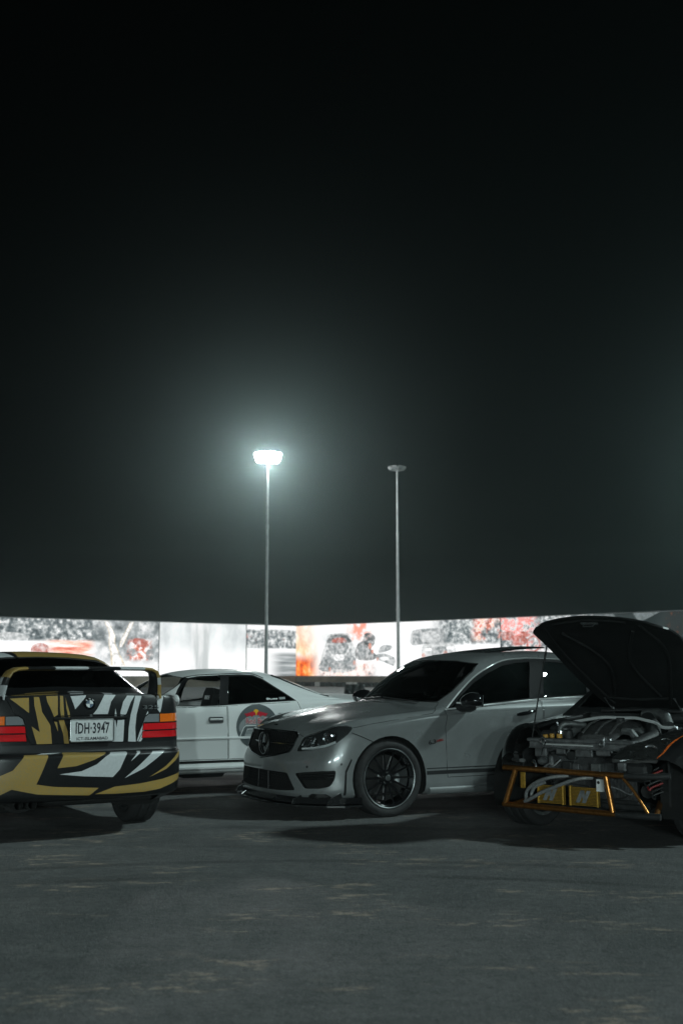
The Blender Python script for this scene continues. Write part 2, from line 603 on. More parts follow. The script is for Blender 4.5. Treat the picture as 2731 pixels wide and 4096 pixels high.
def sedan_body():
    """grey saloon: short nose, 2.765 m wheelbase"""
    def L(cz, bz, bo=-.05, **k):
        l = [(-.12, .165), (-.025, .18), (-.004, .27), (-.016, .42), (-.004, .64), (.004, cz), (-.020, cz + .020), (bo, bz)]
        for i, v in k.items(): l[int(i[1:])] = v
        return l
    cols = [
        col(2.20, 0, [(-.10,.15),(-.02,.165),(0,.24),(0,.38),(-.005,.47),(-.02,.56),(-.035,.64),(-.06,.705)], C=(1.86,.815), crown=.018),
        col(2.185, .33, [(-.10,.15),(-.02,.165),(0,.24),(0,.38),(-.01,.47),(-.04,.56),(-.06,.64),(-.085,.708)], C=(1.81,.825), crown=.018),
        col(2.115, .57, [(-.10,.15),(-.02,.165),(0,.24),(-.0,.38),(-.008,.48),(-.06,.57),(-.085,.65),(-.115,.715)], C=(1.72,.843), crown=.02),
        col(1.965, .765, [(-.10,.15),(-.02,.165),(0,.24),(-.0,.38),(-.004,.49),(-.035,.60),(-.065,.68),(-.10,.745)], C=(1.60,.866), crown=.022),
        col(1.76, .868, [(-.10,.16),(-.02,.175),(0,.26),(0,.40),(0,.52),(-.014,.68),(-.032,.74),(-.075,.80)], C=(1.44,.892), crown=.022),
        col(1.39, .905, L(.77,.847,-.062, _3=(0,.42), _4=(0,.66)), C=(1.26,.916), crown=.022),
        col(1.03, .899, L(.815,.878,-.06), C=(1.10,.937), crown=.02),
        col(.82, .893, L(.83,.89,-.055), up=[(.80,.825,.905),(.79,.81,.915),(.775,.775,.932),(.90,.42,.963),(.955,0,.972)]),
        col(.56, .893, L(.842,.915), up=[(.56,.832,.928),(.555,.79,1.02),(.545,.70,1.145),(.655,.38,1.165),(.70,0,1.178)]),
        col(.28, .894, L(.854,.940), up=[(.28,.832,.955),(.275,.755,1.13),(.265,.615,1.318),(.34,.35,1.352),(.37,0,1.368)]),
        col(-.02, .895, L(.863,.957), up=[(-.02,.833,.973),(-.03,.745,1.17),(-.04,.585,1.375),(-.02,.34,1.412),(-.01,0,1.425)]),
        col(-.45, .896, L(.873,.975), up=[(-.45,.833,.99),(-.45,.742,1.18),(-.45,.572,1.392),(-.45,.33,1.43),(-.45,0,1.442)]),
        col(-.90, .897, L(.883,.992), up=[(-.90,.832,1.007),(-.90,.745,1.18),(-.90,.575,1.37),(-.92,.33,1.408),(-.93,0,1.42)]),
        col(-1.25, .900, L(.892,1.005), up=[(-1.25,.828,1.02),(-1.24,.76,1.13),(-1.22,.63,1.27),(-1.30,.34,1.30),(-1.33,0,1.31)]),
        col(-1.50, .900, L(.898,1.012), up=[(-1.52,.82,1.03),(-1.55,.79,1.05),(-1.58,.73,1.085),(-1.66,.38,1.10),(-1.69,0,1.108)]),
        col(-1.85, .880, L(.90,1.01), C=(-1.85,1.10), crown=.012),
        col(-2.12, .80, [(-.12,.22),(-.025,.24),(0,.32),(-.0,.46),(0,.66),(-.03,.88),(-.04,.93),(-.07,1.00)], C=(-1.96,1.092)),
        col(-2.27, .52, [(-.12,.22),(-.025,.24),(0,.32),(-.0,.46),(0,.66),(-.04,.88),(-.05,.94),(-.07,1.02)], C=(-2.05,1.085)),
        col(-2.33, 0, [(-.12,.22),(-.025,.24),(0,.32),(-.0,.46),(0,.66),(-.04,.88),(-.05,.95),(-.07,1.035)], C=(-2.12,1.08)),
    ]
    return Body(cols, 4, 3)

def livery_body():
    """1990s saloon seen from behind: 2.70 m wheelbase, step over the rear bumper"""
    def L(cz, bz, bo=-.05, **k):
        l = [(-.12,.20),(-.03,.215),(-.01,.32),(0,.45),(0,.56),(-.002,.62),(-.004,.65),(-.006,.72),(-.012,cz),(bo,bz)]
        for i, v in k.items(): l[int(i[1:])] = v
        return l
    def Fr(o): return [(-.12,.20),(-.03,.215),(0,.32),(0,.45),(0,.53),(-.03,.55),(-.05,.57),(-.06,.64),(-.09,.70),(-.14,.74)]
    def Rr(a=0.0, b=1.0): return [(-.14,.285),(-.045,.295),(-.015,.36),(0,.46),(0,.58),(-.008,.622),(-.062*b,.634),(-.07*b,.70),(-.085*b,.93),(-.115*b,1.035+a)]
    cols = [
        col(2.10, 0, Fr(0), C=(1.72,.80)), col(2.06, .42, Fr(0), C=(1.66,.81)), col(1.96, .66, Fr(0), C=(1.55,.825)),
        col(1.76, .79, Fr(0), C=(1.42,.84)), col(1.35, .842, L(.78,.86,-.06), C=(1.2,.88)), col(1.0, .842, L(.82,.89,-.06), C=(1.02,.915)),
        col(.78, .845, L(.83,.90), up=[(.77,.79,.915),(.76,.775,.925),(.74,.745,.94),(.85,.4,.96),(.90,0,.965)]),
        col(.50, .847, L(.84,.915), up=[(.5,.79,.93),(.49,.75,1.02),(.48,.67,1.14),(.58,.37,1.16),(.62,0,1.17)]),
        col(.20, .848, L(.845,.925), up=[(.2,.79,.94),(.19,.72,1.12),(.18,.585,1.31),(.25,.34,1.345),(.27,0,1.355)]),
        col(-.15, .848, L(.85,.932), up=[(-.15,.79,.947),(-.15,.71,1.15),(-.15,.60,1.35),(-.15,.35,1.39),(-.15,0,1.402)]),
        col(-.55, .848, L(.855,.94), up=[(-.55,.79,.955),(-.55,.71,1.15),(-.55,.60,1.348),(-.56,.35,1.388),(-.56,0,1.40)]),
        col(-.90, .848, L(.86,.95), up=[(-.90,.79,.965),(-.90,.715,1.14),(-.88,.605,1.305),(-.90,.35,1.35),(-.91,0,1.362)]),
        col(-1.20, .846, L(.87,.965), up=[(-1.20,.785,.98),(-1.20,.74,1.07),(-1.19,.65,1.165),(-1.24,.34,1.20),(-1.26,0,1.212)]),
        col(-1.42, .842, L(.875,.98), up=[(-1.43,.775,1.00),(-1.45,.755,1.02),(-1.48,.70,1.045),(-1.54,.36,1.075),(-1.56,0,1.083)]),
        col(-1.72, .830, L(.88,.995), C=(-1.68,1.078), crown=.008),
        col(-1.96, .825, L(.885,1.02,-.05,_0=(-.13,.27),_1=(-.04,.285)), C=(-1.78,1.076), crown=.008),
        col(-2.135, .775, Rr(0,.5), C=(-1.88,1.072), crown=.008),
        col(-2.235, .61, Rr(.006,.85), C=(-1.96,1.07), crown=.008),
        col(-2.285, .30, Rr(.012,1), C=(-2.02,1.067), crown=.006),
        col(-2.295, 0, Rr(.014,1), C=(-2.05,1.065), crown=.006),
    ]
    return Body(cols, 4, 3)

def silver_body():
    """low silver saloon"""
    def L(cz, bz, bo=-.04, **k):
        l = [(-.12,.20),(-.02,.215),(0,.25),(-.004,.33),(0,.50),(.004,.56),(-.004,.60),(-.012,cz),(bo,bz)]
        for i, v in k.items(): l[int(i[1:])] = v
        return l
    Fr = [(-.12,.16),(-.03,.18),(0,.28),(0,.40),(-.01,.50),(-.03,.55),(-.05,.60),(-.07,.66),(-.11,.70)]
    Rr = [(-.12,.24),(-.03,.26),(0,.36),(0,.48),(-.005,.58),(-.03,.62),(-.05,.68),(-.06,.84),(-.09,.93)]
    cols = [
        col(2.15, 0, Fr, C=(1.75,.77)), col(2.12,.42, Fr, C=(1.7,.78)), col(2.0,.66, Fr, C=(1.58,.795)), col(1.78,.79, Fr, C=(1.42,.81)),
        col(1.30,.838, L(.76,.825,-.06), C=(1.15,.85)), col(.95,.838, L(.80,.855,-.055), C=(.95,.885)),
        col(.66,.84, L(.81,.868), up=[(.65,.79,.88),(.64,.775,.89),(.62,.745,.905),(.74,.4,.925),(.79,0,.935)]),
        col(.40,.84, L(.815,.875), up=[(.40,.792,.89),(.39,.75,.96),(.37,.675,1.05),(.47,.37,1.075),(.51,0,1.085)]),
        col(.14,.84, L(.82,.882), up=[(.14,.795,.897),(.13,.73,1.04),(.12,.62,1.175),(.18,.35,1.205),(.21,0,1.215)]),
        col(-.12,.84, L(.825,.888), up=[(-.12,.795,.903),(-.12,.72,1.06),(-.12,.59,1.208),(-.10,.34,1.245),(-.10,0,1.257)]),
        col(-.45,.84, L(.832,.898), up=[(-.45,.795,.912),(-.45,.72,1.06),(-.45,.58,1.212),(-.45,.33,1.25),(-.45,0,1.262)]),
        col(-.75,.84, L(.84,.908), up=[(-.75,.793,.922),(-.75,.73,1.04),(-.74,.60,1.175),(-.76,.34,1.218),(-.77,0,1.23)]),
        col(-1.02,.84, L(.845,.918), up=[(-1.02,.79,.932),(-1.03,.755,.99),(-1.03,.67,1.075),(-1.06,.36,1.12),(-1.07,0,1.132)]),
        col(-1.28,.838, L(.85,.925), up=[(-1.28,.785,.94),(-1.31,.77,.95),(-1.35,.72,.968),(-1.40,.38,.99),(-1.42,0,.997)]),
        col(-1.62,.83, L(.85,.925), C=(-1.6,.985)), col(-2.0,.79, Rr, C=(-1.8,.98)), col(-2.17,.62, Rr, C=(-1.92,.975)), col(-2.24,.32, Rr, C=(-2.0,.97)), col(-2.26,0, Rr, C=(-2.05,.97)),
    ]
    return Body(cols, 4, 3)

def coupe_body():
    """black two-seat coupe with short nose, 2.65 m wheelbase"""
    def L(cz, bz, bo=-.06, **k):
        l = [(-.12,.16),(-.03,.175),(-.01,.28),(-.02,.42),(-.004,.58),(-.008,cz),(-.03,cz+.05),(bo,bz)]
        for i, v in k.items(): l[int(i[1:])] = v
        return l
    Fr = [(-.12,.16),(-.02,.18),(0,.28),(0,.42),(-.01,.50),(-.05,.57),(-.09,.615),(-.15,.65)]
    Rr = [(-.12,.20),(-.03,.23),(0,.36),(0,.52),(-.01,.66),(-.05,.80),(-.07,.86),(-.11,.93)]
    cols = [
        col(2.06,0,Fr,C=(1.60,.765),crown=.02), col(2.03,.36,Fr,C=(1.55,.775),crown=.02), col(1.93,.60,Fr,C=(1.46,.79),crown=.02), 
        col(1.76,.74,[(-.12,.16),(-.02,.18),(0,.28),(0,.42),(0,.53),(-.02,.61),(-.05,.655),(-.10,.70)],C=(1.36,.805),crown=.022),
        col(1.58,.825,[(-.12,.16),(-.02,.18),(0,.28),(0,.42),(0,.56),(-.012,.66),(-.04,.72),(-.085,.765)],C=(1.25,.82),crown=.02),
        col(1.325,.862,L(.73,.805,-.075,_3=(0,.42)),C=(1.10,.84),crown=.018),
        col(.90,.87,L(.76,.83,-.075),C=(.80,.872),crown=.016),
        col(.52,.88,L(.79,.862,-.07),up=[(.51,.80,.878),(.50,.785,.888),(.48,.75,.905),(.58,.4,.918),(.62,0,.922)]),
        col(.24,.89,L(.80,.88),up=[(.24,.80,.895),(.23,.75,.99),(.21,.66,1.09),(.31,.36,1.11),(.35,0,1.12)]),
        col(-.06,.888,L(.805,.895),up=[(-.06,.80,.91),(-.07,.72,1.08),(-.09,.575,1.232),(-.03,.33,1.26),(0,0,1.272)]),
        col(-.38,.888,L(.81,.91),up=[(-.38,.80,.925),(-.38,.70,1.12),(-.38,.54,1.285),(-.38,.32,1.312),(-.38,0,1.322)]),
        col(-.75,.89,L(.82,.925),up=[(-.75,.80,.94),(-.75,.71,1.09),(-.75,.545,1.235),(-.75,.32,1.27),(-.75,0,1.28)]),
        col(-1.2,.905,L(.83,.94,-.07),up=[(-1.2,.80,.96),(-1.2,.74,1.03),(-1.2,.60,1.11),(-1.2,.34,1.14),(-1.2,0,1.15)]),
        col(-1.6,.90,L(.83,.94,-.07),up=[(-1.6,.80,.955),(-1.6,.76,.965),(-1.6,.66,.98),(-1.6,.36,.995),(-1.6,0,1.0)]),
        col(-1.95,.84,Rr,C=(-1.7,.985)), col(-2.15,.66,Rr,C=(-1.8,.975)), col(-2.24,.34,Rr,C=(-1.9,.965)), col(-2.26,0,Rr,C=(-1.95,.96)),
    ]
    return Body(cols, 4, 3)

POSE = dict(
    sedan=((1.229, 11.243, 0), R(207.65)),
    livery=((-3.038, 10.385, 0), R(121.24)),
    silver=((-1.672, 12.395, 0), R(206)),
    coupe=((2.929, 9.977, 0), R(231.9)),
)

# ------------------------------------------------------------------ shared car parts
def tyre_mesh(Rt, w, rr, sip=26, n=104):
    """tyre turned about y, with a cut tread"""
    h = w/2
    prof = [(rr, -h*.80), (rr+.012, -h*.93), (rr+(Rt-rr)*.45, -h*1.03), (Rt-.022, -h*.98), (Rt-.008, -h*.86)]
    tr = np.linspace(-h*.78, h*.78, 17)
    prof += [(Rt, t) for t in tr]
    prof += [(r, -y) for r, y in prof[:5][::-1]]
    v = []; f = []; m = len(prof)
    for k in range(n):
        a = 2*math.pi*k/n
        for j, (r, y) in enumerate(prof):
            q = r
            if 5 <= j < m - 5:
                u = abs(y)/h
                c = (a*sip/(2*math.pi) + u*.9) % 1.0
                if c < .16 and u > .12: q -= .007
                if .26 < u < .36: q -= .007
            v.append((q*math.cos(a), y, q*math.sin(a)))
    for k in range(n):
        for j in range(m - 1):
            f.append((k*m + j, k*m + j + 1, ((k+1) % n)*m + j + 1, ((k+1) % n)*m + j))
    return v, f

TYRES = {}
def wheel(parent, x, y, Rt, w, rr, sg, rimmat='gloss_black', spokes=14, lip='steel', steer=0.0, cal='steel', dish=.03, bolts=True, twin=False):
    """wheel part: tyre, rim, spokes, disc, caliper, cap"""
    e = empty('wheel', (x, y, Rt), steer, parent)
    key = (Rt, w, rr)
    if key not in TYRES:
        v, f = tyre_mesh(Rt, w, rr)
        o = obj('tyre', v, f, 'rubber', e, True)
        o.data.set_sharp_from_angle(angle=R(45))
        TYRES[key] = o.data
    else:
        link(bpy.data.objects.new('tyre', TYRES[key]), e)
    h = w/2*sg
    MB().lathe([(rr+.004, h*.86), (rr+.004, h*.94), (rr-.006, h*.97), (rr-.018, h*.90), (rr-.024, h*.70), (rr-.035, h*.2), (rr-.02, -h*.8), (rr+.004, -h*.84)], 56).build('rim', rimmat, e, True)
    MB().lathe([(rr-.003, h*.965), (rr+.003, h*.985), (rr+.007, h*.95)], 56).build('rim_lip', lip, e, True)
    b = MB()
    y1, y0 = h*.72, h*(.72 - .35)
    for k in range(spokes):
        a = 2*math.pi*k/spokes
        for da in ((-.055, .055) if twin else (0,)):
            ca, sa = math.cos(a), math.sin(a); cb, sb = math.cos(a + da), math.sin(a + da)
            p0 = Vector((ca*.055, y1 - dish*sg, sa*.055)); p1 = Vector((cb*(rr-.02), y1 + .01*sg, sb*(rr-.02)))
            t = Vector((-sa, 0, ca))
            wi, wo, d = .011, .007, .022*sg
            v = [p0 - t*wi, p0 + t*wi, p1 + t*wo, p1 - t*wo]
            v += [q - Vector((0, d, 0)) + (t*.004 if i in (0, 3) else -t*.004) for i, q in enumerate(v)]
            b.add(v, [(0,1,2,3),(0,4,5,1),(1,5,6,2),(2,6,7,3),(3,7,4,0),(7,6,5,4)] if sg > 0 else [(3,2,1,0),(1,5,4,0),(2,6,5,1),(3,7,6,2),(0,4,7,3),(4,5,6,7)])
    b.build('spokes', rimmat, e)
    MB().lathe([(0, y1-.004*sg), (.028, y1-.004*sg), (.034, y1-.012*sg), (.062, y1-.02*sg), (.068, y1-.05*sg), (.066, y0-.05*sg)], 28).build('hub', rimmat, e, True)
    MB().lathe([(0, y1+.001*sg), (.022, y1), (.026, y1-.004*sg)], 24).build('hub_cap', lip, e, True)
    if bolts:
        for k in range(5):
            a = 2*math.pi*k/5 + .3
            MB().lathe([(0, y1-.004*sg), (.0085, y1-.004*sg), (.0095, y1-.03*sg)], 6, c=(.048*math.cos(a), 0, .048*math.sin(a))).build('wheel_bolt', 'chrome', e)
    MB().lathe([(.06, y0-.02*sg), (rr*.78, y0-.02*sg), (rr*.78, y0-.05*sg), (.06, y0-.05*sg)], 40).build('brake_disc', 'disc_metal', e, True)
    c = MB()
    for k in range(7):
        a0, a1 = R(-28 + 8*k), R(-28 + 8*(k+1))
        q = []
        for rad in (rr*.52, rr*.84):
            for a in (a0, a1):
                for yy in (y0 + .018*sg, y0 - .08*sg):
                    q.append((-rad*math.cos(a), yy, rad*math.sin(a)))
        c.add(q, [(0,2,3,1),(4,5,7,6),(0,4,6,2),(1,3,7,5),(0,1,5,4),(2,6,7,3)])
    c.build('brake_caliper', cal, e)
    return e

def arch_liner(parent, x, sg, r, yo, yi=.45, z=.33):
    b = MB(); v = []; f = []
    n = 22
    for k in range(n + 1):
        a = R(-25 + 230*k/n)
        for y in (yo, yi):
            v.append((x + r*math.cos(a), sg*y, z + r*math.sin(a)))
    for k in range(n): f.append((2*k, 2*k+1, 2*k+3, 2*k+2))
    k = len(v); v.append((x, sg*yi, z))
    for i in range(n): f.append((2*i+1, k, 2*i+3))
    return obj('arch_liner', v, f, 'cavity', parent)

def underfloor(parent, x0, x1, w, z=.2, mat='underbody'):
    b = MB().box((x0, -w, z), (x1, w, z+.04), bev=.015)
    return b.build('floor_pan', mat, parent)

def seat(parent, x, y, mat='cloth_dark', z=.28, hz=.98, name='seat', sc=1.0):
    """seat facing +x: cushion, reclined backrest, headrest"""
    e = empty(name, (x, y, z), 0, parent)
    def soft(lo, hi, nm, M=None):
        bm = bmesh.new()
        r = bmesh.ops.create_cube(bm, size=1)
        for q in bm.verts:
            q.co = Vector([(lo[i] + hi[i])/2 + q.co[i]*(hi[i] - lo[i]) for i in range(3)])
        bmesh.ops.bevel(bm, geom=bm.edges[:], offset=min(hi[i]-lo[i] for i in range(3))*.42, segments=3, profile=.6, affect='EDGES')
        if M is not None: bmesh.ops.transform(bm, matrix=M, verts=bm.verts)
        return from_bm(nm, bm, mat, e, True)
    soft((-.24, -.25*sc, 0), (.28, .25*sc, .17), 'cushion')
    M = Matrix.Translation((-.24, 0, .10)) @ Matrix.Rotation(R(-18), 4, 'Y')
    soft((-.07, -.245*sc, 0), (.07, .245*sc, .60), 'backrest', M)
    soft((-.05, -.13, .60 + hz - .98), (.05, .13, .79 + hz - .98), 'headrest', M)
    return e

def bucket_seat(parent, x, y, z=.22):
    """racing shell with shoulder wings, facing +x"""
    e = empty('seat', (x, y, z), 0, parent)
    out = [(-.26,0),(-.27,.25),(-.25,.36),(-.285,.46),(-.275,.56),(-.19,.60),(-.16,.66),(-.165,.80),(-.12,.86),(.12,.86),(.165,.80),(.16,.66),(.19,.60),(.275,.56),(.285,.46),(.25,.36),(.27,.25),(.26,0)]
    M = Matrix.Translation((-.22, 0, .06)) @ Matrix.Rotation(R(-14), 4, 'Y') @ frame((0,0,0), (0,1,0), (0,0,1))
    MB().prism(out, -.05, .03, M).build('backrest', 'cloth_dark', e)
    for s in (-1, 1):
        MB().prism([(s*.25, .05), (s*.29, .05), (s*.30, .5), (s*.25, .5)][::s], 0, .13, M).build('bolster', 'cloth_dark', e)
    MB().box((-.25,-.26,0),(.24,.26,.12), bev=.04).build('cushion', 'cloth_dark', e)
    text('lettering', 'BRIDE', .062, M @ Matrix.Translation((0, .745, .034)), 'white_print', e, .001, bold=.001)
    return e

def steering_wheel(parent, x, y, z, r=.18, tilt=65):
    e = empty('steering_wheel', (x, y, z), 0, parent)
    M = Matrix.Rotation(R(-tilt), 4, 'Y')
    pts = [M @ Vector((r*math.cos(a), r*math.sin(a), 0)) for a in [2*math.pi*k/24 for k in range(25)]]
    MB().tube(pts, .015, 8).build('wheel_rim', 'trim_black', e, True)
    b = MB()
    for a in (0, 120, 240):
        b.tube([M @ Vector((0,0,-.01)), M @ Vector((r*math.cos(R(a)), r*math.sin(R(a)), 0))], .014, 6)
    b.tube([M @ Vector((0,0,-.25)), M @ Vector((0,0,.01))], .03, 10)
    b.build('wheel_spokes', 'trim_black', e, True)
    return e

def lattice(poly, du, dv, wid, fn, name, mat, parent, th=.006, ang=(58, 122)):
    """expanded mesh filling a 2-D outline; fn maps (a, b) to 3-D"""
    b = MB()
    for A in ang:
        t = np.array((math.cos(R(A)), math.sin(R(A)))); nrm = np.array((-t[1], t[0]))
        pr = [np.dot(p, nrm) for p in poly]
        for s in np.arange(min(pr) + du*.3, max(pr), du):
            cr = []
            N = len(poly)
            for i in range(N):
                p, q = np.array(poly[i]), np.array(poly[(i+1) % N])
                a, c = np.dot(p, nrm) - s, np.dot(q, nrm) - s
                if (a > 0) != (c > 0):
                    x = p + (q - p)*a/(a - c); cr.append(np.dot(x, t))
            cr.sort()
            for i in range(0, len(cr) - 1, 2):
                k = max(2, int((cr[i+1] - cr[i])/.06) + 1)
                b.tube([fn(*(nrm*s + t*u)) for u in np.linspace(cr[i], cr[i+1], k)], wid, 4)
    return b.build(name, mat, parent)

# ------------------------------------------------------------------ grey saloon in the middle
pmat('paint_grey', (0.20, 0.21, 0.212), 0.27, 0.15, coat=1.0, noise=(6, .16))
pmat('paint_stripe', (0.015, 0.016, 0.017), 0.4)
pmat('red_print', (0.22, 0.012, 0.012), 0.4)
pmat('carbon', (0.02, 0.021, 0.022), 0.25, coat=0.8, noise=(90, .5))
glassmat('lens_head', (0.75, 0.77, 0.78), haze=0.05, hazecol=(.3,.31,.31))
pmat('chrome_dark', (0.30, 0.31, 0.32), 0.18, 1.0)
pmat('lamp_bucket', (0.05, 0.053, 0.055), 0.30, 0.5)

def build_sedan():
    e = empty('saloon_car', *POSE['sedan'])
    tag(e, 'grey sports saloon with black wheels and star grille, parked in the middle', 'car')
    B = sedan_body()
    P = ['paint_grey']
    # wheel openings
    for sg in (1, -1):
        for x in (1.3825, -1.3825):
            B.drop(B.pick(circle(x, .325, .357, 36), 'side', sg, lim=lambda c: abs(c.y) > .5, face=-.2))
            arch_liner(e, x, sg, .365, .868)
    # front openings
    gr = round_poly([(-.47,.706),(-.20,.712),(.20,.712),(.47,.706),(.485,.672),(.455,.548),(.25,.505),(0,.474),(-.25,.505),(-.455,.548),(-.485,.672)], .018, 2)
    nb = B.take(B.pick(gr, 'front', lim=lambda c: c.x > 1.95))
    g = recess(nb, Vector((-.07, 0, 0)), 'cavity', 'grille', e); nb.free()
    gx = lambda y: 2.165 - .42*y*y
    lattice(gr, .030, 0, .0022, lambda y, z: Vector((gx(y) - .05 + (.60 - z)*.12, y, z)), 'grille_mesh', 'gloss_black', g)
    MB().tube([B.hit(y, z, 'front', off=.004)[0] for y, z in gr + gr[:1]], .0085, 6).build('chrome_surround', 'chrome_dark', g, True)
    MB().tube([Vector((gx(y) - .018, y, .606)) for y in np.linspace(-.455, .455, 15)], .009, 6, flat=1.3).build('chrome_bar', 'chrome_dark', g, True)
    c = Vector((gx(0) + .006, 0, .597))
    s = empty('star_badge', c, 0, g)
    MB().tube([Vector((0, .094*math.cos(a), .094*math.sin(a))) for a in np.linspace(0, 2*math.pi, 37)], .0075, 6).build('ring', 'chrome_dark', s, True)
    b = MB()
    for k in range(3):
        a = R(90 + 120*k); t = Vector((0, math.cos(a), math.sin(a))); n = Vector((0, -math.sin(a), math.cos(a)))
        b.add([n*.015, t*.090, -n*.015, Vector((.012, 0, 0)), -t*.008], [(3,0,1),(3,1,2),(3,2,4),(3,4,0)])
    b.build('star', 'chrome_dark', s)
    MB().lathe([(0,-.012),(.094,-.012)], 32, 'x').build('backing', 'gloss_black', s)
    il = round_poly([(-.47,.372),(0,.372),(.47,.372),(.565,.232),(.3,.215),(0,.212),(-.3,.215),(-.565,.232)], .02, 2)
    nb = B.take(B.pick(il, 'front', lim=lambda c: c.x > 1.9))
    g2 = recess(nb, Vector((-.09, 0, 0)), 'cavity', 'lower_grille', e); nb.free()
    lattice(il, .026, 0, .002, lambda y, z: Vector((2.165 - .16*y*y - .03, y, z)), 'grille_mesh', 'trim_black', g2)
    for y in (-.10, .10):
        MB().tube([Vector((2.17, y, .372)), Vector((2.172, y*1.12, .213))], .006, 6).build('divider', 'trim_black', g2, True)
    for sg in (1, -1):
        # bumper side intakes and headlights seen square to the corner
        A = 48
        uv = lambda p: (-math.sin(R(A))*p[0] + math.cos(R(A))*p[1], p[2])
        po = [uv(p) for p in ((2.125,.555,.372),(2.075,.642,.385),(1.985,.748,.397),(1.872,.828,.405),(1.882,.824,.334),(1.917,.805,.272),(1.986,.75,.254),(2.076,.645,.25),(2.095,.61,.30))]
        nb = B.take(B.pick(round_poly(po, .02, 2), A, sg, face=.1))
        iv = Vector((-math.cos(R(A)), -sg*math.sin(R(A)), 0))*.07
        it = recess(nb, iv, 'cavity', 'side_intake', e); nb.free()
        for z in (.335, .362):
            MB().tube([B.hit(*uv(p), A, sg, -.02)[0] for p in ((2.10,.60,z-.004),(2.02,.71,z),(1.93,.79,z+.008),(1.885,.82,z+.012))], .006, 6, flat=1.6).build('intake_fin', 'gloss_black', it, True)
        po = [uv(p) for p in ((2.09,.524,.552),(2.062,.53,.61),(2.031,.542,.669),(1.972,.622,.697),(1.914,.688,.729),(1.851,.743,.758),(1.785,.793,.768),(1.741,.826,.762),(1.724,.84,.75),(1.752,.842,.715),(1.792,.836,.68),(1.868,.806,.624),(1.942,.744,.591),(2.032,.623,.563))]
        fs = B.pick(catmull(po, 2, True), A, sg, face=.05)
        nb = B.take(fs)
        hl = empty('headlight', (0,0,0), 0, e)
        recess(nb, iv*1.0, 'lamp_bucket', 'housing', hl)
        for q in nb.verts: q.co += q.normal*.001
        from_bm('lens', nb, 'lens_head', hl, True)
        for (a, z, rr, dp) in ((uv((1.905,.735,.672))[0], .676, .052, -.03), (uv((2.0,.62,.62))[0], .630, .036, -.035)):
            q, n = B.hit(a, z, A, sg, dp)
            ax = (Vector((math.cos(R(25)), sg*math.sin(R(25)), 0)))
            M = frame(q, ax.cross(Vector((0,0,1))), (0,0,1))
            if M.to_3x3() @ Vector((0,0,1)) @ ax < 0: M = frame(q, -ax.cross(Vector((0,0,1))), (0,0,1))
            MB().lathe([(rr*.72, .010), (rr*.95, .022), (rr, .014), (rr*1.05, -.05)], 24, 'z', M=M).build('bezel_ring', 'chrome', hl, True)
            MB().lathe([(0, .022), (rr*.35, .018), (rr*.62, .006), (rr*.72, -.01)], 24, 'z', M=M).build('projector', 'glass_lens', hl, True)
        MB().tube([B.hit(*uv(p), A, sg, -.006)[0] for p in ((2.06,.555,.574),(2.0,.66,.584),(1.93,.745,.604),(1.86,.80,.636))], .008, 6, flat=1.5).build('light_strip', 'white_print', hl, True)
        MB().tube([B.hit(*uv(p), A, sg, -.01)[0] for p in ((2.062,.545,.60),(2.035,.56,.655),(1.99,.61,.680),(1.975,.63,.665),(1.985,.62,.62),(2.04,.565,.598),(2.062,.545,.60))], .006, 6).build('lamp_trim', 'chrome', hl, True)
        # bumper joint, sensors
        B.line([(1.736,.713),(1.66,.682),(1.556,.637)], 'bumper_joint', 'seam', e, .0035, sg=sg, k=3)
        for p in ((2.061,.659,.43), (1.83,.845,.455)):
            q, n = B.hit(*uv(p), A, sg, .001)
            t = n.cross(Vector((0,0,1)))
            MB().lathe([(0,.002),(.009,.002),(.0105,0)], 14, 'z', M=frame(q, t, n.cross(t))).build('parking_sensor', 'trim_black', e)
        # side skirt of the bumper behind the intake
        B.patch([(1.815,.20),(1.80,.40),(1.75,.50),(1.742,.49),(1.786,.39),(1.795,.20)], 'bumper_edge', 'seam', e, sg=sg)
    # glass and window frames
    ws = [(-.713,.955),(-.45,.962),(0,.972),(.45,.962),(.713,.955),(.738,1.052),(.722,1.136),(.682,1.23),(.625,1.305),(.40,1.332),(0,1.343),(-.40,1.332),(-.625,1.305),(-.682,1.23),(-.722,1.136),(-.738,1.052)]
    B.panel(B.pick(ws, 'front', lim=lambda c: .15 < c.x < 1.02), 'windscreen', ['glass_clear'], e, .014, .002, seam=None)
    bw = [(-.66,1.10),(0,1.12),(.66,1.10),(.62,1.26),(.54,1.345),(0,1.385),(-.54,1.345),(-.62,1.26)]
    B.panel(B.pick(bw, 'rear', lim=lambda c: c.x < -.9 and c.x > -1.75), 'rear_window', ['glass_tint'], e, .014, .002)
    top = [(.768,.903),(.619,1.031),(.417,1.170),(.224,1.262),(.023,1.328),(-.176,1.348),(-.33,1.352),(-.703,1.340),(-.95,1.29),(-1.12,1.20),(-1.22,1.10),(-1.27,1.03)]
    bot = [(-.957,1.003),(-.28,.979),(.308,.936)]
    wf = [(.715,.912),(.609,1.005),(.438,1.122),(.243,1.216),(.054,1.282),(-.126,1.312),(-.285,1.322),(-.20,1.14),(-.145,.985),(.299,.948)]
    wr = [(-.445,1.324),(-.60,1.318),(-.726,1.305),(-.90,1.262),(-.86,1.13),(-.825,1.014),(-.531,1.003),(-.308,.993),(-.36,1.14)]
    wq = [(-.935,1.245),(-1.03,1.195),(-1.13,1.11),(-1.185,1.04),(-.86,1.017),(-.90,1.13)]
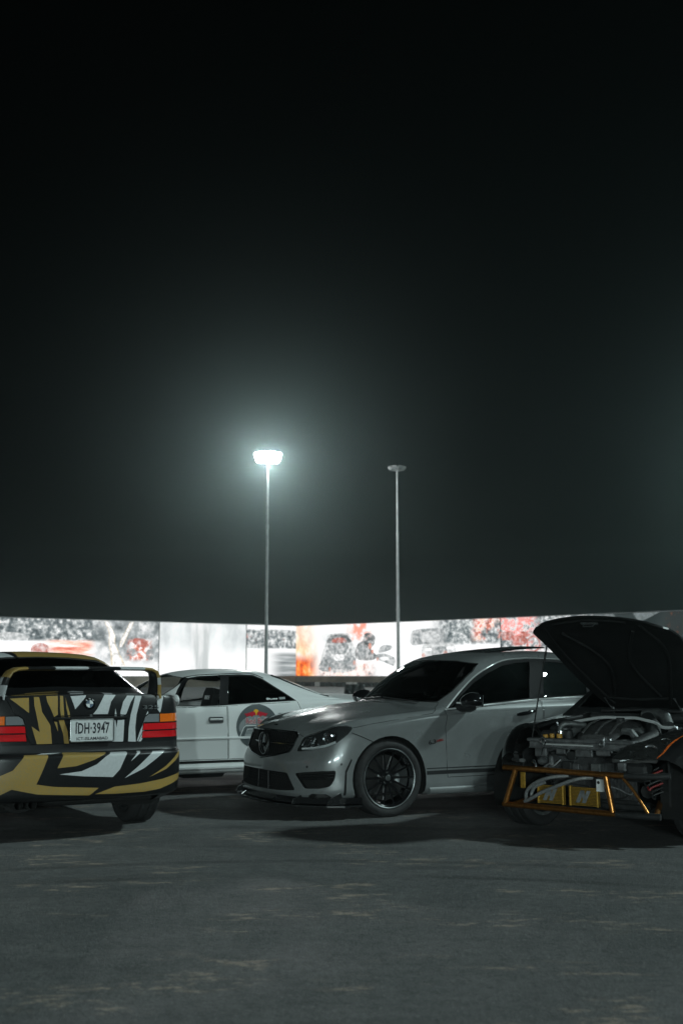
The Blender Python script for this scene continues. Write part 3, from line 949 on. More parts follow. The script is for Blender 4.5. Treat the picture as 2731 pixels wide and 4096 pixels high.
    for sg in (1, -1):
        for nm, po, gm in (('window', wf, 'glass_limo'), ('window', wr, 'glass_limo'), ('window', wq, 'glass_limo')):
            B.panel(B.pick(po, 'side', sg, lim=lambda c: c.z > .88), nm, [gm], e, .004, .004, push=-.005)
        B.panel(B.pick(top + bot, 'side', sg, lim=lambda c: c.z > .88), 'window_frame', ['matte_black'], e, 0, 0, push=-.002)
        B.line(top, 'window_trim', 'bright_trim', e, .008, sg=sg, k=3, off=.001)
        B.line([(.79,.893),(.308,.932),(-.28,.975),(-.957,1.0),(-1.27,1.028)], 'belt_trim', 'bright_trim', e, .0075, sg=sg, k=4, off=.001)
        # doors
        d1 = [(.795,.884),(.308,.922),(-.262,.964),(-.238,.75),(-.226,.50),(-.215,.312),(.802,.309),(.806,.50),(.826,.75)]
        d2 = [(-.27,.965),(-.957,.990),(-1.10,.992),(-1.10,.86),(-1.05,.70),(-.985,.58),(-.95,.48),(-.94,.312),(-.222,.312),(-.233,.50),(-.245,.75)]
        for q, (po, hx, hz) in enumerate(((d1, (.06, -.156), (.838, .868)), (d2, (-.80, -1.0), (.905, .93)))):
            d = B.panel(B.pick(po, 'side', sg, lim=lambda c: abs(c.y) > .6), 'door', P, e, .0045)
            xs = np.linspace(hx[0], hx[1], 9); zs = np.linspace(hz[0], hz[1], 9)
            pts = [B.hit(x, z, 'side', sg, .012 + .022*math.sin(math.pi*i/8))[0] for i, (x, z) in enumerate(zip(xs, zs))]
            MB().tube(pts, [.010,.016,.018,.018,.018,.018,.017,.016,.010], 8).build('door_handle', 'gloss_black', d, True)
            arc = [B.hit(hx[0] + .02 - .20*t, hz[0] + .002 + (hz[1]-hz[0])*t + .040*math.sin(math.pi*min(1, t*1.25)), 'side', sg, .0005)[0] for t in np.linspace(0, .8, 10)]
            MB().tube(arc, .0022, 5).build('handle_bowl', 'paint_grey', d, True)
        # stripes low on the doors
        for z0, z1 in ((.388,.396),(.340,.372)):
            B.patch([(1.018,z0),(.3,z0),(-.3,z0),(-.935,z0),(-.935,z1),(-.3,z1),(.3,z1),(1.018,z1)], 'side_stripe', 'paint_stripe', e, sg=sg, off=.0025)
        # door mirror
        m = empty('door_mirror', (.60, sg*.985, .965), 0, e)
        bm = bmesh.new()
        bmesh.ops.create_uvsphere(bm, u_segments=20, v_segments=12, radius=1)
        for q in bm.verts:
            x, y, z = q.co
            q.co = Vector((.112*x*(1 - .25*z*z) + (.02*y*sg), .150*y, (.082*z if z > -.55 else -.045) + .010*y*sg))
            if q.co.x < -.036: q.co.x = -.036
        from_bm('mirror_shell', bm, 'gloss_black', m, True, sharp=50)
        MB().tube([(.03, -.16*sg, -.045), (.02, -.12*sg, -.055), (.01, -.02*sg, -.06), (0,.03*sg,-.055)], [.06,.055,.045,.03], 12, flat=.75).build('mirror_arm', 'trim_black', m, True)
        MB().box((-.042, -.115, -.042), (-.037, .115, .055)).build('mirror_glass', 'chrome', m)
        MB().tube([(.104, -.09*sg, -.012), (.098, .02*sg, -.012), (.062, .115*sg, -.006)], .004, 6, flat=2).build('indicator', 'white_print', m, True)
        # fender lettering
        q, n = B.hit(.925, .622, 'side', sg, .002)
        M = frame(q, (-sg, 0, .13), (0, 0, 1)) if sg < 0 else frame(q, (-1, 0, .155), (.155, 0, 1))
        if (M.to_3x3() @ Vector((0,0,1))).y*sg < 0: M = frame(q, (sg*-1, 0, 0), (0, 0, 1))
        text('badge_number', '6.3', .050, M @ Matrix.Translation((-.035,0,0)), 'trim_black', e, .003, sx=1.35, bold=.001)
        text('badge_word', 'AMG', .026, M @ Matrix.Translation((.045,.002,0)), 'red_print', e, .003, sx=1.25, bold=.0006)
    # bonnet with its two power domes and slits
    sm = [(2.25,.70),(2.06,.70),(2.036,.672),(1.972,.70),(1.914,.732),(1.851,.761),(1.785,.771),(1.74,.765),(1.713,.752),(1.549,.783),(1.242,.824),(.931,.862),(.81,.935)]
    fs = []
    for sg in (1, -1):
        fs += B.pick(sm + [(.74,.99),(.74,1.2),(2.25,1.2)], 'side', sg, lim=lambda c: c.x > .74 and c.z < 1.0 and (c.x - .95)*1.0 + .30*c.y*c.y > -.02, face=-1)
    hood = B.panel(list(set(fs)), 'bonnet', P, e, .0045)
    for q in hood.data.vertices:       # two raised power domes
        x, y, z = q.co
        yc = .10 + .26*min(1, max(0, (2.05 - x)/1.0))
        w = min(1, max(0, (2.06 - x)/.2))*min(1, max(0, (x - .93)/.12))
        if z > .72: q.co.z += w*.016*(1/(1 + math.exp((abs(y) - yc)/.012)) )
    hood.data.update()
    for sg in (1, -1):
        B.patch([(1.86,.105*sg),(1.72,.15*sg),(1.58,.195*sg),(1.58,.215*sg),(1.72,.178*sg),(1.86,.125*sg)], 'bonnet_slit', 'seam', hood, d='top', off=.002)
    B.patch([(2.06,-.035),(2.06,.035),(2.04,.035),(2.04,-.035)], 'bonnet_emblem', 'gloss_black', hood, d='top', off=.002)
    # sunroof panel tilted up at the back
    x0, x1 = .02, -.66
    v = []; f = []
    for i in range(7):
        for j in range(9):
            x = x0 + (x1 - x0)*i/6; y = -.40 + .8*j/8
            q, n = B.hit(x, y, 'top', off=.004 + .042*i/6)
            v.append(q)
    k = len(v)
    v += [q - Vector((0, 0, .012)) for q in v]
    for i in range(6):
        for j in range(8):
            a = i*9 + j
            f.append((a, a+1, a+10, a+9)); f.append((a+k, a+9+k, a+10+k, a+1+k))
    ring = [j for j in range(9)] + [i*9 + 8 for i in range(1, 7)] + [54 + j for j in range(7, -1, -1)] + [i*9 for i in range(5, 0, -1)]
    for a, b in zip(ring, ring[1:] + ring[:1]): f.append((b, a, a + k, b + k))
    obj('sunroof', v, f, 'gloss_black', e, True).data.set_sharp_from_angle(angle=R(40))
    B.finish('body_shell', P, e)
    # front splitter, sills and black skirts
    for nm, off, z0, z1, mt in (('splitter', .055, .105, .125, 'carbon'), ('lower_lip', .012, .128, .185, 'gloss_black')):
        pl = [(-.89,1.66),(-.86,1.80),(-.80,1.93),(-.60,2.11),(-.35,2.19),(0,2.205),(.35,2.19),(.60,2.11),(.80,1.93),(.86,1.80),(.89,1.66)]
        v = []; f = []
        for y, x in pl:
            o = off if x > 1.75 else off*.2
            L = math.hypot(x - 1.3, y); d = ((x - 1.3)/L, y/L)
            for s, z in ((o, z1 - .006), (o, z0), (-.16, z0), (-.12, z1)):
                v.append((x + d[0]*s, y + d[1]*s, z))
        n = len(pl)
        for i in range(n - 1):
            for k in range(4): f.append((i*4 + k, i*4 + (k+1) % 4, i*4 + 4 + (k+1) % 4, i*4 + 4 + k))
        f += [(0,1,2,3), tuple(n*4 - 1 - k for k in range(4))]
        sp = obj(nm, v, f, mt, e)
        if nm == 'splitter':
            for sg in (1, -1):
                MB().prism([(2.02,.125),(2.18,.125),(2.16,.165),(2.05,.215),(2.0,.20)], sg*.60, sg*.612, Matrix(((1,0,0,0),(0,0,1,0),(0,1,0,0),(0,0,0,1)))).build('end_plate', 'carbon', sp)
                MB().prism([(1.80,.125),(1.98,.125),(1.95,.17),(1.84,.22)], sg*.84, sg*.852, Matrix(((1,0,0,0),(0,0,1,0),(0,1,0,0),(0,0,0,1)))).build('end_plate', 'carbon', sp)
                MB().tube([(2.16, sg*.30, .19), (2.24, sg*.33, .128)], .006, 6).build('stay', 'chrome', sp)
    for sg in (1, -1):
        MB().tube([(1.0,sg*.885,.205),(.4,sg*.892,.20),(-.4,sg*.892,.20),(-1.0,sg*.885,.205)], .03, 10, flat=1.1).build('side_skirt', 'paint_grey', e, True)
    underfloor(e, -2.15, 2.05, .80, .17)
    # cabin
    MB().box((.52,-.70,.80),(.93,.70,.925), bev=.05).build('dashboard', 'cloth_dark', e)
    MB().box((-1.5,-.76,.30),(.9,.76,.34)).build('cabin_floor', 'cloth_dark', e)
    for sg in (1, -1):
        seat(e, -.02, .37*sg, 'cloth_dark', .36, 1.0)
        MB().box((-1.1, sg*.775, .42),(.7, sg*.79, .90)).build('door_card', 'cloth_dark', e)
    MB().box((-1.28,-.66,.40),(-.80,.66,.60), bev=.06).build('rear_bench', 'cloth_dark', e)
    MB().box((-1.38,-.66,.50),(-1.2,.66,1.02), bev=.06).build('rear_backrest', 'cloth_dark', e)
    steering_wheel(e, .42, .37, .92)
    MB().box((.36,-.10,1.235),(.40,.10,1.295), bev=.015).build('interior_mirror', 'trim_black', e)
    for p, q in (((.885,.55,0),(.945,.02,0)), ((.945,-.02,0),(.885,-.52,0))):
        MB().tube([B.hit(p[0], p[1], 'top', off=.012)[0], B.hit(q[0], q[1], 'top', off=.014)[0]], .007, 6).build('wiper', 'trim_black', e)
    for x in (1.3825, -1.3825):
        for sg in (1, -1):
            wheel(e, x, sg*.768, .325, .235, .245, sg, 'gloss_black', 14, 'steel', twin=False)
    return e
build_sedan()

# ------------------------------------------------------------------ black, white and yellow saloon on the left, seen from behind
pmat('wrap_black', (0.011, 0.0115, 0.0125), 0.34, coat=0.15, spec=.35, noise=(40, .4))
pmat('wrap_white', (0.56, 0.58, 0.59), 0.38, coat=0.3, noise=(60, .12))
pmat('wrap_yellow', (0.44, 0.245, 0.025), 0.36, coat=0.35, noise=(150, .5, (0.26, 0.21, 0.10)))
pmat('lamp_red', (0.75, 0.014, 0.02), 0.12, coat=0.8, noise=(300, .3))
pmat('lamp_amber', (0.95, 0.19, 0.015), 0.12, coat=0.8, noise=(300, .3))
pmat('lamp_grey', (0.20, 0.21, 0.22), 0.15, coat=0.8, noise=(300, .2))
pmat('plate_white', (0.62, 0.64, 0.64), 0.45, noise=(30, .15))
pmat('plate_ink', (0.02, 0.022, 0.028), 0.5)
pmat('blue_enamel', (0.10, 0.14, 0.19), 0.3)

def build_livery():
    e = empty('saloon_car', *POSE['livery'])
    tag(e, 'black saloon wrapped in white and yellow slashes with high rear spoiler, seen from behind', 'car')
    B = livery_body()
    P = ['wrap_black', 'wrap_white', 'wrap_yellow', 'trim_black']
    rl = lambda c: c.x < -1.85
    W_, Y_ = 1, 2
    L = [
        (Y_, [(.56,1.03),(.426,1.036),(.426,.926)]),
        (Y_, [(.39,1.04),(.352,1.04),(.333,.932),(.272,.835),(.257,.702),(.367,.703),(.407,.831),(.348,.788),(.37,.896),(.388,.978)]),
        (Y_, [(.30,1.046),(.215,1.048),(.219,.939),(.217,.912),(.245,.894),(.268,.949),(.294,1.005)]),
        (Y_, [(.245,.862),(.215,.788),(.223,.857)]),
        (Y_, [(.198,1.048),(.176,1.047),(.174,.957),(.170,.892),(.193,.879),(.202,.957)]),
        (Y_, [(.212,.870),(.174,.872),(.145,.791),(.133,.70),(.168,.701),(.178,.773)]),
        (Y_, [(.159,1.04),(.153,1.003),(.132,.929),(.125,.882),(.141,.892),(.155,.957)]),
        (W_, [(.12,1.044),(.002,1.05),(.008,1.034),(.088,.948)]),
        (W_, [(-.143,1.053),(-.233,1.05),(-.191,.999),(-.162,.909),(-.047,.91),(-.078,.944),(-.122,1.018)]),
        (W_, [(-.224,.951),(-.236,.884),(-.216,.885)]),
        (W_, [(-.325,1.044),(-.385,1.042),(-.351,.996),(-.311,.907),(-.264,.879),(-.264,.922),(-.288,.997)]),
        (W_, [(-.202,.862),(-.223,.861),(-.233,.809),(-.240,.861),(-.295,.864),(-.286,.702),(-.199,.705)]),
        (W_, [(-.392,1.042),(-.445,1.04),(-.425,.995),(-.395,.90),(-.384,.805),(-.39,.699),(-.327,.701),(-.331,.806),(-.347,.901)]),
        (W_, [(-.492,.927),(-.497,.888),(-.469,.803),(-.448,.722),(-.433,.699),(-.398,.70),(-.416,.757)]),
        (W_, [(-.575,1.04),(-.63,1.035),(-.609,.944),(-.597,.91),(-.575,.935)]),
        (Y_, [(.464,.628),(.297,.630),(.334,.528),(.378,.422),(.245,.40),(-.082,.378),(-.014,.326),(.368,.352),(.545,.393),(.66,.337),(.72,.45),(.544,.526)]),
        (W_, [(.38,.628),(.328,.636),(.189,.637),(.266,.630)]),
        (Y_, [(.184,.637),(-.142,.630),(-.038,.582),(.095,.542),(.234,.532)]),
        (W_, [(-.177,.630),(-.304,.630),(-.282,.595),(-.239,.504),(-.186,.451),(.044,.467),(.218,.488),(.055,.504),(-.059,.549),(-.126,.602)]),
        (W_, [(-.386,.630),(-.416,.630),(-.376,.596),(-.325,.558)]),
        (W_, [(-.514,.626),(-.619,.624),(-.547,.574),(-.437,.504),(-.278,.437),(-.394,.525),(-.479,.596)]),
        (Y_, [(-.775,.622),(-.80,.60),(-.73,.55),(-.632,.487),(-.485,.435),(-.631,.511),(-.71,.57)]),
        (Y_, [(-.057,.333),(-.206,.38),(-.412,.392),(-.60,.415),(-.80,.455),(-.80,.41),(-.688,.372),(-.583,.342),(-.45,.328),(-.211,.327)]),
    ]
    for k, po in L:
        B.paint(B.pick(po, 'rear', lim=rl), k)
    # deck, roof and flank slashes
    for k, po in ((Y_, [(-2.13,.54),(-2.13,.20),(-1.9,.16),(-1.62,.0),(-1.62,.30),(-1.9,.50)]), (W_, [(-2.14,.11),(-2.14,.01),(-1.75,-.12),(-1.62,-.14),(-1.9,.06)]), (W_, [(-2.14,-.15),(-2.14,-.22),(-1.62,-.30),(-1.62,-.22)]),
                  (W_, [(-2.12,-.33),(-2.12,-.43),(-1.7,-.55),(-1.7,-.48)])):
        B.paint(B.pick(po, 'top', lim=lambda c: c.z > .95 and c.x < -1.55), k)
    for k, po in ((Y_, [(-.96,.18),(-.96,-.60),(-.55,-.50),(-.2,-.1),(-.4,.16)]), (W_, [(-.96,.34),(-.96,.20),(-.5,.30),(-.2,.55),(-.6,.45)]), (Y_, [(-.96,.60),(-.96,.36),(-.6,.5),(-.4,.62)])):
        B.paint(B.pick(po, 'top', lim=lambda c: c.z > 1.2), k)
    for sg in (1, -1):
        for k, po in ((Y_, [(-1.0,.30),(-.4,.62),(.2,.70),(-.4,.50),(-.8,.28)]), (W_, [(-1.9,.80),(-1.3,.85),(-.6,.76),(-.2,.82),(-.9,.66),(-1.5,.72)]), (Y_, [(.3,.30),(.9,.66),(1.3,.76),(.95,.5),(.7,.28)]), (W_, [(-2.0,.93),(-1.85,.98),(-1.5,.94),(-1.7,.90)])):
            B.paint(B.pick(po, 'side', sg, lim=lambda c: abs(c.y) > .6), k)
        for x in (1.35, -1.35):
            B.drop(B.pick(circle(x, .315, .335, 34), 'side', sg, lim=lambda c: abs(c.y) > .5, face=-.2))
            arch_liner(e, x, sg, .345, .81, .42, .315)
    # black band above the bumper
    B.paint(B.pick([(-.86,.640),(.86,.640),(.86,.695),(-.86,.695)], 'rear', lim=rl), 3)
    # tail lights
    cl = {}
    for sg in (1, -1):
        li = empty('tail_light', (0,0,0), 0, e)
        if sg > 0: li['label'] = 'left tail light with amber and red lens'
        def seg(poly, side, nm, mat):
            f = B.pick([(y*sg, z) for y, z in poly], 'rear', lim=lambda c: c.x < -1.9 and c.y*sg > 0)
            f += B.pick(side, 'side', sg, lim=lambda c: c.x < -1.9 and c.z < .93 and abs(c.y) > .70)
            B.paint(f, 0)
            B.panel(list(set(f)), nm, [mat], li, .004, .010, push=-.002)
        sd = lambda z0, z1: [(-2.24,z0),(-2.035,z0),(-2.03,z1),(-2.24,z1)]
        seg([(.452,.838),(.592,.838),(.592,.906),(.50,.906),(.468,.885)], [(9,9),(9.1,9),(9.1,9.1)], 'reverse_lens', 'lamp_grey')
        seg([(.592,.838),(.90,.838),(.90,.905),(.592,.906)], sd(.838,.905), 'indicator_lens', 'lamp_amber')
        seg([(.445,.780),(.90,.780),(.90,.836),(.452,.836)], sd(.780,.836), 'brake_lens', 'lamp_red')
        seg([(.438,.722),(.90,.722),(.90,.778),(.445,.778)], sd(.722,.778), 'brake_lens', 'lamp_red')
    # boot lid: rear face plus deck
    fs = B.pick([(-.60,1.10),(-.585,1.02),(-.41,.698),(.41,.698),(.585,1.02),(.60,1.10)], 'rear', lim=lambda c: c.x < -2.0 and c.z > .69)
    fs += B.pick([(-2.22,-.60),(-2.22,.60),(-1.66,.655),(-1.63,0),(-1.66,-.655)], 'top', lim=lambda c: c.z > 1.0, face=.3)
    lid = B.panel(list(set(fs)), 'boot_lid', P, e, .005)
    # rear bumper
    fs = []
    for sg in (1, -1):
        fs += B.pick([(-2.5,.10),(-1.69,.10),(-1.69,.50),(-1.72,.632),(-2.5,.632)], 'side', sg, lim=lambda c: c.x < -1.68, face=-1)
    B.panel(list(set(fs)), 'rear_bumper', P, e, .004)
    # glass
    bw = [(-.69,1.085),(-.35,1.098),(0,1.104),(.35,1.098),(.69,1.085),(.615,1.25),(.52,1.325),(.26,1.347),(0,1.352),(-.26,1.347),(-.52,1.325),(-.615,1.25)]
    B.panel(B.pick(bw, 'rear', lim=lambda c: -1.65 < c.x < -.7), 'rear_window', ['glass_tint'], e, .016, .002)
    ws = [(-.69,.955),(0,.97),(.69,.955),(.60,1.20),(.55,1.30),(0,1.33),(-.55,1.30),(-.60,1.20)]
    B.panel(B.pick(ws, 'front', lim=lambda c: .1 < c.x < .95), 'windscreen', ['glass_clear'], e, .014, .002)
    for sg in (1, -1):
        for po in ([(.62,.945),(.2,1.25),(.0,1.31),(-.42,1.318),(-.42,.965)], [(-.47,.967),(-.47,1.316),(-.75,1.285),(-1.02,1.13),(-1.15,.995)]):
            B.panel(B.pick(po, 'side', sg, lim=lambda c: c.z > .9), 'window', ['glass_tint'], e, .012, .004, push=-.003)
        B.panel(B.pick([(.74,.90),(-.44,.93),(-.44,.30),(.70,.30)], 'side', sg, lim=lambda c: abs(c.y) > .6), 'door', P, e, .005)
        B.panel(B.pick([(-.45,.93),(-1.1,.95),(-1.08,.72),(-.99,.55),(-.96,.30),(-.45,.30)], 'side', sg, lim=lambda c: abs(c.y) > .6), 'door', P, e, .005)
        MB().box((.50, min(sg*.86, sg*1.02), .93), (.62, max(sg*.86, sg*1.02), 1.05), bev=.04).build('door_mirror', 'wrap_black', e)
    B.finish('body_shell', P, e)
    # plate recess trim, lock and emblem
    q, n = B.hit(0, .885, 'rear')
    def on(y, z, off): return B.hit(y, z, 'rear', off=off)[0]
    MB().tube([on(y, .882, .004) for y in np.linspace(.245, -.316, 13)], .0075, 6, flat=1.4).build('lid_seam', 'seam', lid, True)
    MB().tube([on(y, .905 - .9*(y+.035)**2*.1, .001) for y in np.linspace(.235, -.305, 13)], .004, 6).build('handle_ledge', 'wrap_black', lid, True)
    c = on(-.03, .897, .003)
    MB().lathe([(0,.004),(.010,.004),(.013,0)], 18, 'z', M=frame(c, (0,-1,0), (0,0,1))).build('lock', 'chrome', lid, True)
    c = on(-.02, .985, .004)
    M = frame(c, (0,-1,0), (.10,0,1))
    em = empty('emblem', (0,0,0), 0, lid)
    MB().lathe([(0,.002),(.041,.002),(.044,-.002)], 32, 'z', M=M).build('ring', 'gloss_black', em, True)
    for k in range(4):
        po = [(0,0)] + [(.027*math.cos(R(90*k + a)), .027*math.sin(R(90*k + a))) for a in range(0, 91, 15)]
        MB().prism(po, .002, .005, M).build('quadrant', 'white_print' if k % 2 == 0 else 'blue_enamel', em)
    for ch, a in (('B', 132), ('M', 90), ('W', 48)):
        text('letter', ch, .017, M @ Matrix.Rotation(R(a - 90), 4, 'Z') @ Matrix.Translation((0,.035,.003)), 'white_print', em, .001)
    c = on(-.515, .952, .004)
    text('badge', '325', .042, frame(c, (.12,-1,0), (.05,.12,1)), 'steel', lid, .003, sx=2.3, bold=.0005)
    # number plate
    pl = empty('number_plate', (0,0,0), 0, e)
    c = on(-.035, .792, .016)
    M = frame(c, (0,-1,0), (.05,0,1))
    po = round_poly([(-.165,-.081),(.165,-.081),(.165,.081),(-.165,.081)], .012, 3)
    MB().prism(po, 0, .003, M).build('plate', 'plate_white', pl)
    MB().tube([M @ Vector((x, y, .004)) for x, y in po + po[:1]], .004, 6).build('plate_frame', 'steel', pl, True)
    text('number', 'IDH\u00b73947', .108, M @ Matrix.Translation((0,.012,.003)), 'plate_ink', pl, .001, sx=.575, bold=.0022, spacing=1.06)
    text('region', 'ICT-ISLAMABAD', .030, M @ Matrix.Translation((0,-.060,.003)), 'plate_ink', pl, .001, sx=1.12, bold=.0005)
    for x in (-.118, .10):
        MB().lathe([(0,.008),(.006,.007),(.008,.003)], 12, 'z', M=M @ Matrix.Translation((x,.058,0))).build('plate_bolt', 'steel', pl)
    # high rear spoiler: legs and wing in one bent blade
    half = [(-2.02,.602,1.02),(-2.035,.598,1.07),(-2.06,.590,1.125),(-2.085,.578,1.18),(-2.105,.556,1.222),(-2.115,.515,1.241),(-2.12,.45,1.246),(-2.125,.36,1.247),(-2.128,.25,1.248),(-2.13,.12,1.249)]
    path = half + [(-2.13,0,1.249)] + [(x,-y,z) for x,y,z in half[::-1]]
    ch = [.30,.28,.26,.24,.22,.205,.20,.20,.20,.20,.20]; ch = ch + ch[:-1][::-1]
    sec = [(.5,0),(.35,.42),(0,.5),(-.35,.38),(-.5,.06),(-.35,-.38),(0,-.5),(.35,-.42)]
    v = []; f = []; mi = []
    for i, p in enumerate(path):
        a, b = Vector(path[max(i-1,0)]), Vector(path[min(i+1,len(path)-1)])
        t = (b - a); t.x = 0; t.normalize()
        nn = Vector((0, -t.z, t.y))
        if nn.z < 0: nn = -nn
        for s, h in sec:
            v.append(Vector(p) + Vector((s*ch[i], 0, 0)) + nn*h*.030)
    n = len(sec); pat = [1,1,0,2,2,2,0,0,1,1,0,0,1,1,2,2,2,1,2,2]
    for i in range(len(path) - 1):
        for k in range(n):
            f.append((i*n + k, i*n + (k+1) % n, (i+1)*n + (k+1) % n, (i+1)*n + k))
            mi.append((1 if k in (0,1,7) else pat[i]) if i < 3 else pat[i % len(pat)] if k < 5 else 0)
    f += [tuple(range(n)), tuple(range(len(v)-1, len(v)-n-1, -1))]; mi += [0, 0]
    sp = obj('spoiler', v, f, None, e, True, P, mi)
    for sg in (1, -1):
        MB().box((-2.13, sg*.60 - .04, 1.02), (-1.90, sg*.60 + .04, 1.05), bev=.012).build('foot', 'wrap_white' if sg > 0 else 'wrap_black', sp)
    # exhaust, tow hook, floor
    ex = empty('exhaust', (0,0,0), 0, e)
    MB().tube([(-1.6,.42,.27),(-2.0,.42,.27)], .12, 14, flat=.6).build('silencer', 'underbody', ex, True)
    for y in (.38, .48):
        MB().lathe([(.030,-2.20),(.034,-2.20),(.034,-2.0),(.028,-2.0),(.028,-2.19)], 16, 'x', c=(0,y,.275)).build('tailpipe', 'underbody', ex, True)
    underfloor(e, -2.0, 2.0, .62, .24)
    MB().tube([(-1.35,-.6,.28),(-1.35,.6,.28)], .045, 10).build('rear_axle', 'underbody', e, True)
    MB().box((-1.75,-.45,.20),(-1.45,.05,.30), bev=.03).build('fuel_tank', 'underbody', e)
    # cabin
    MB().box((-1.3,-.70,.30),(.8,.70,.34)).build('cabin_floor', 'cloth_dark', e)
    MB().box((-1.58,-.66,.95),(-1.12,.66,1.0), bev=.02).build('parcel_shelf', 'cloth_dark', e)
    MB().box((-1.25,-.64,.45),(-1.08,.64,1.02), bev=.05).build('rear_backrest', 'cloth_grey', e)
    for sg in (1, -1):
        seat(e, -.12, .36*sg, 'cloth_grey', .34, .98)
        MB().box((-1.16,sg*.36-.11,1.02),(-1.08,sg*.36+.11,1.13), bev=.04).build('rear_headrest', 'cloth_grey', e)
    MB().box((.45,-.66,.80),(.82,.66,.93), bev=.05).build('dashboard', 'cloth_dark', e)
    for x in (1.35, -1.35):
        for sg in (1, -1):
            wheel(e, x, sg*.72, .315, .235, .222, sg, 'steel', 5, 'steel', twin=True)
    return e
build_livery()

# ------------------------------------------------------------------ silver drift saloon behind
pmat('paint_silver', (0.74, 0.75, 0.75), 0.40, 0.0, coat=0.3, noise=(500, .08))
pmat('roundel_dark', (0.085, 0.10, 0.105), 0.4)
pmat('roundel_light', (0.24, 0.26, 0.265), 0.4)
pmat('logo_red', (0.45, 0.012, 0.03), 0.4)
pmat('logo_yellow', (0.72, 0.38, 0.02), 0.4)

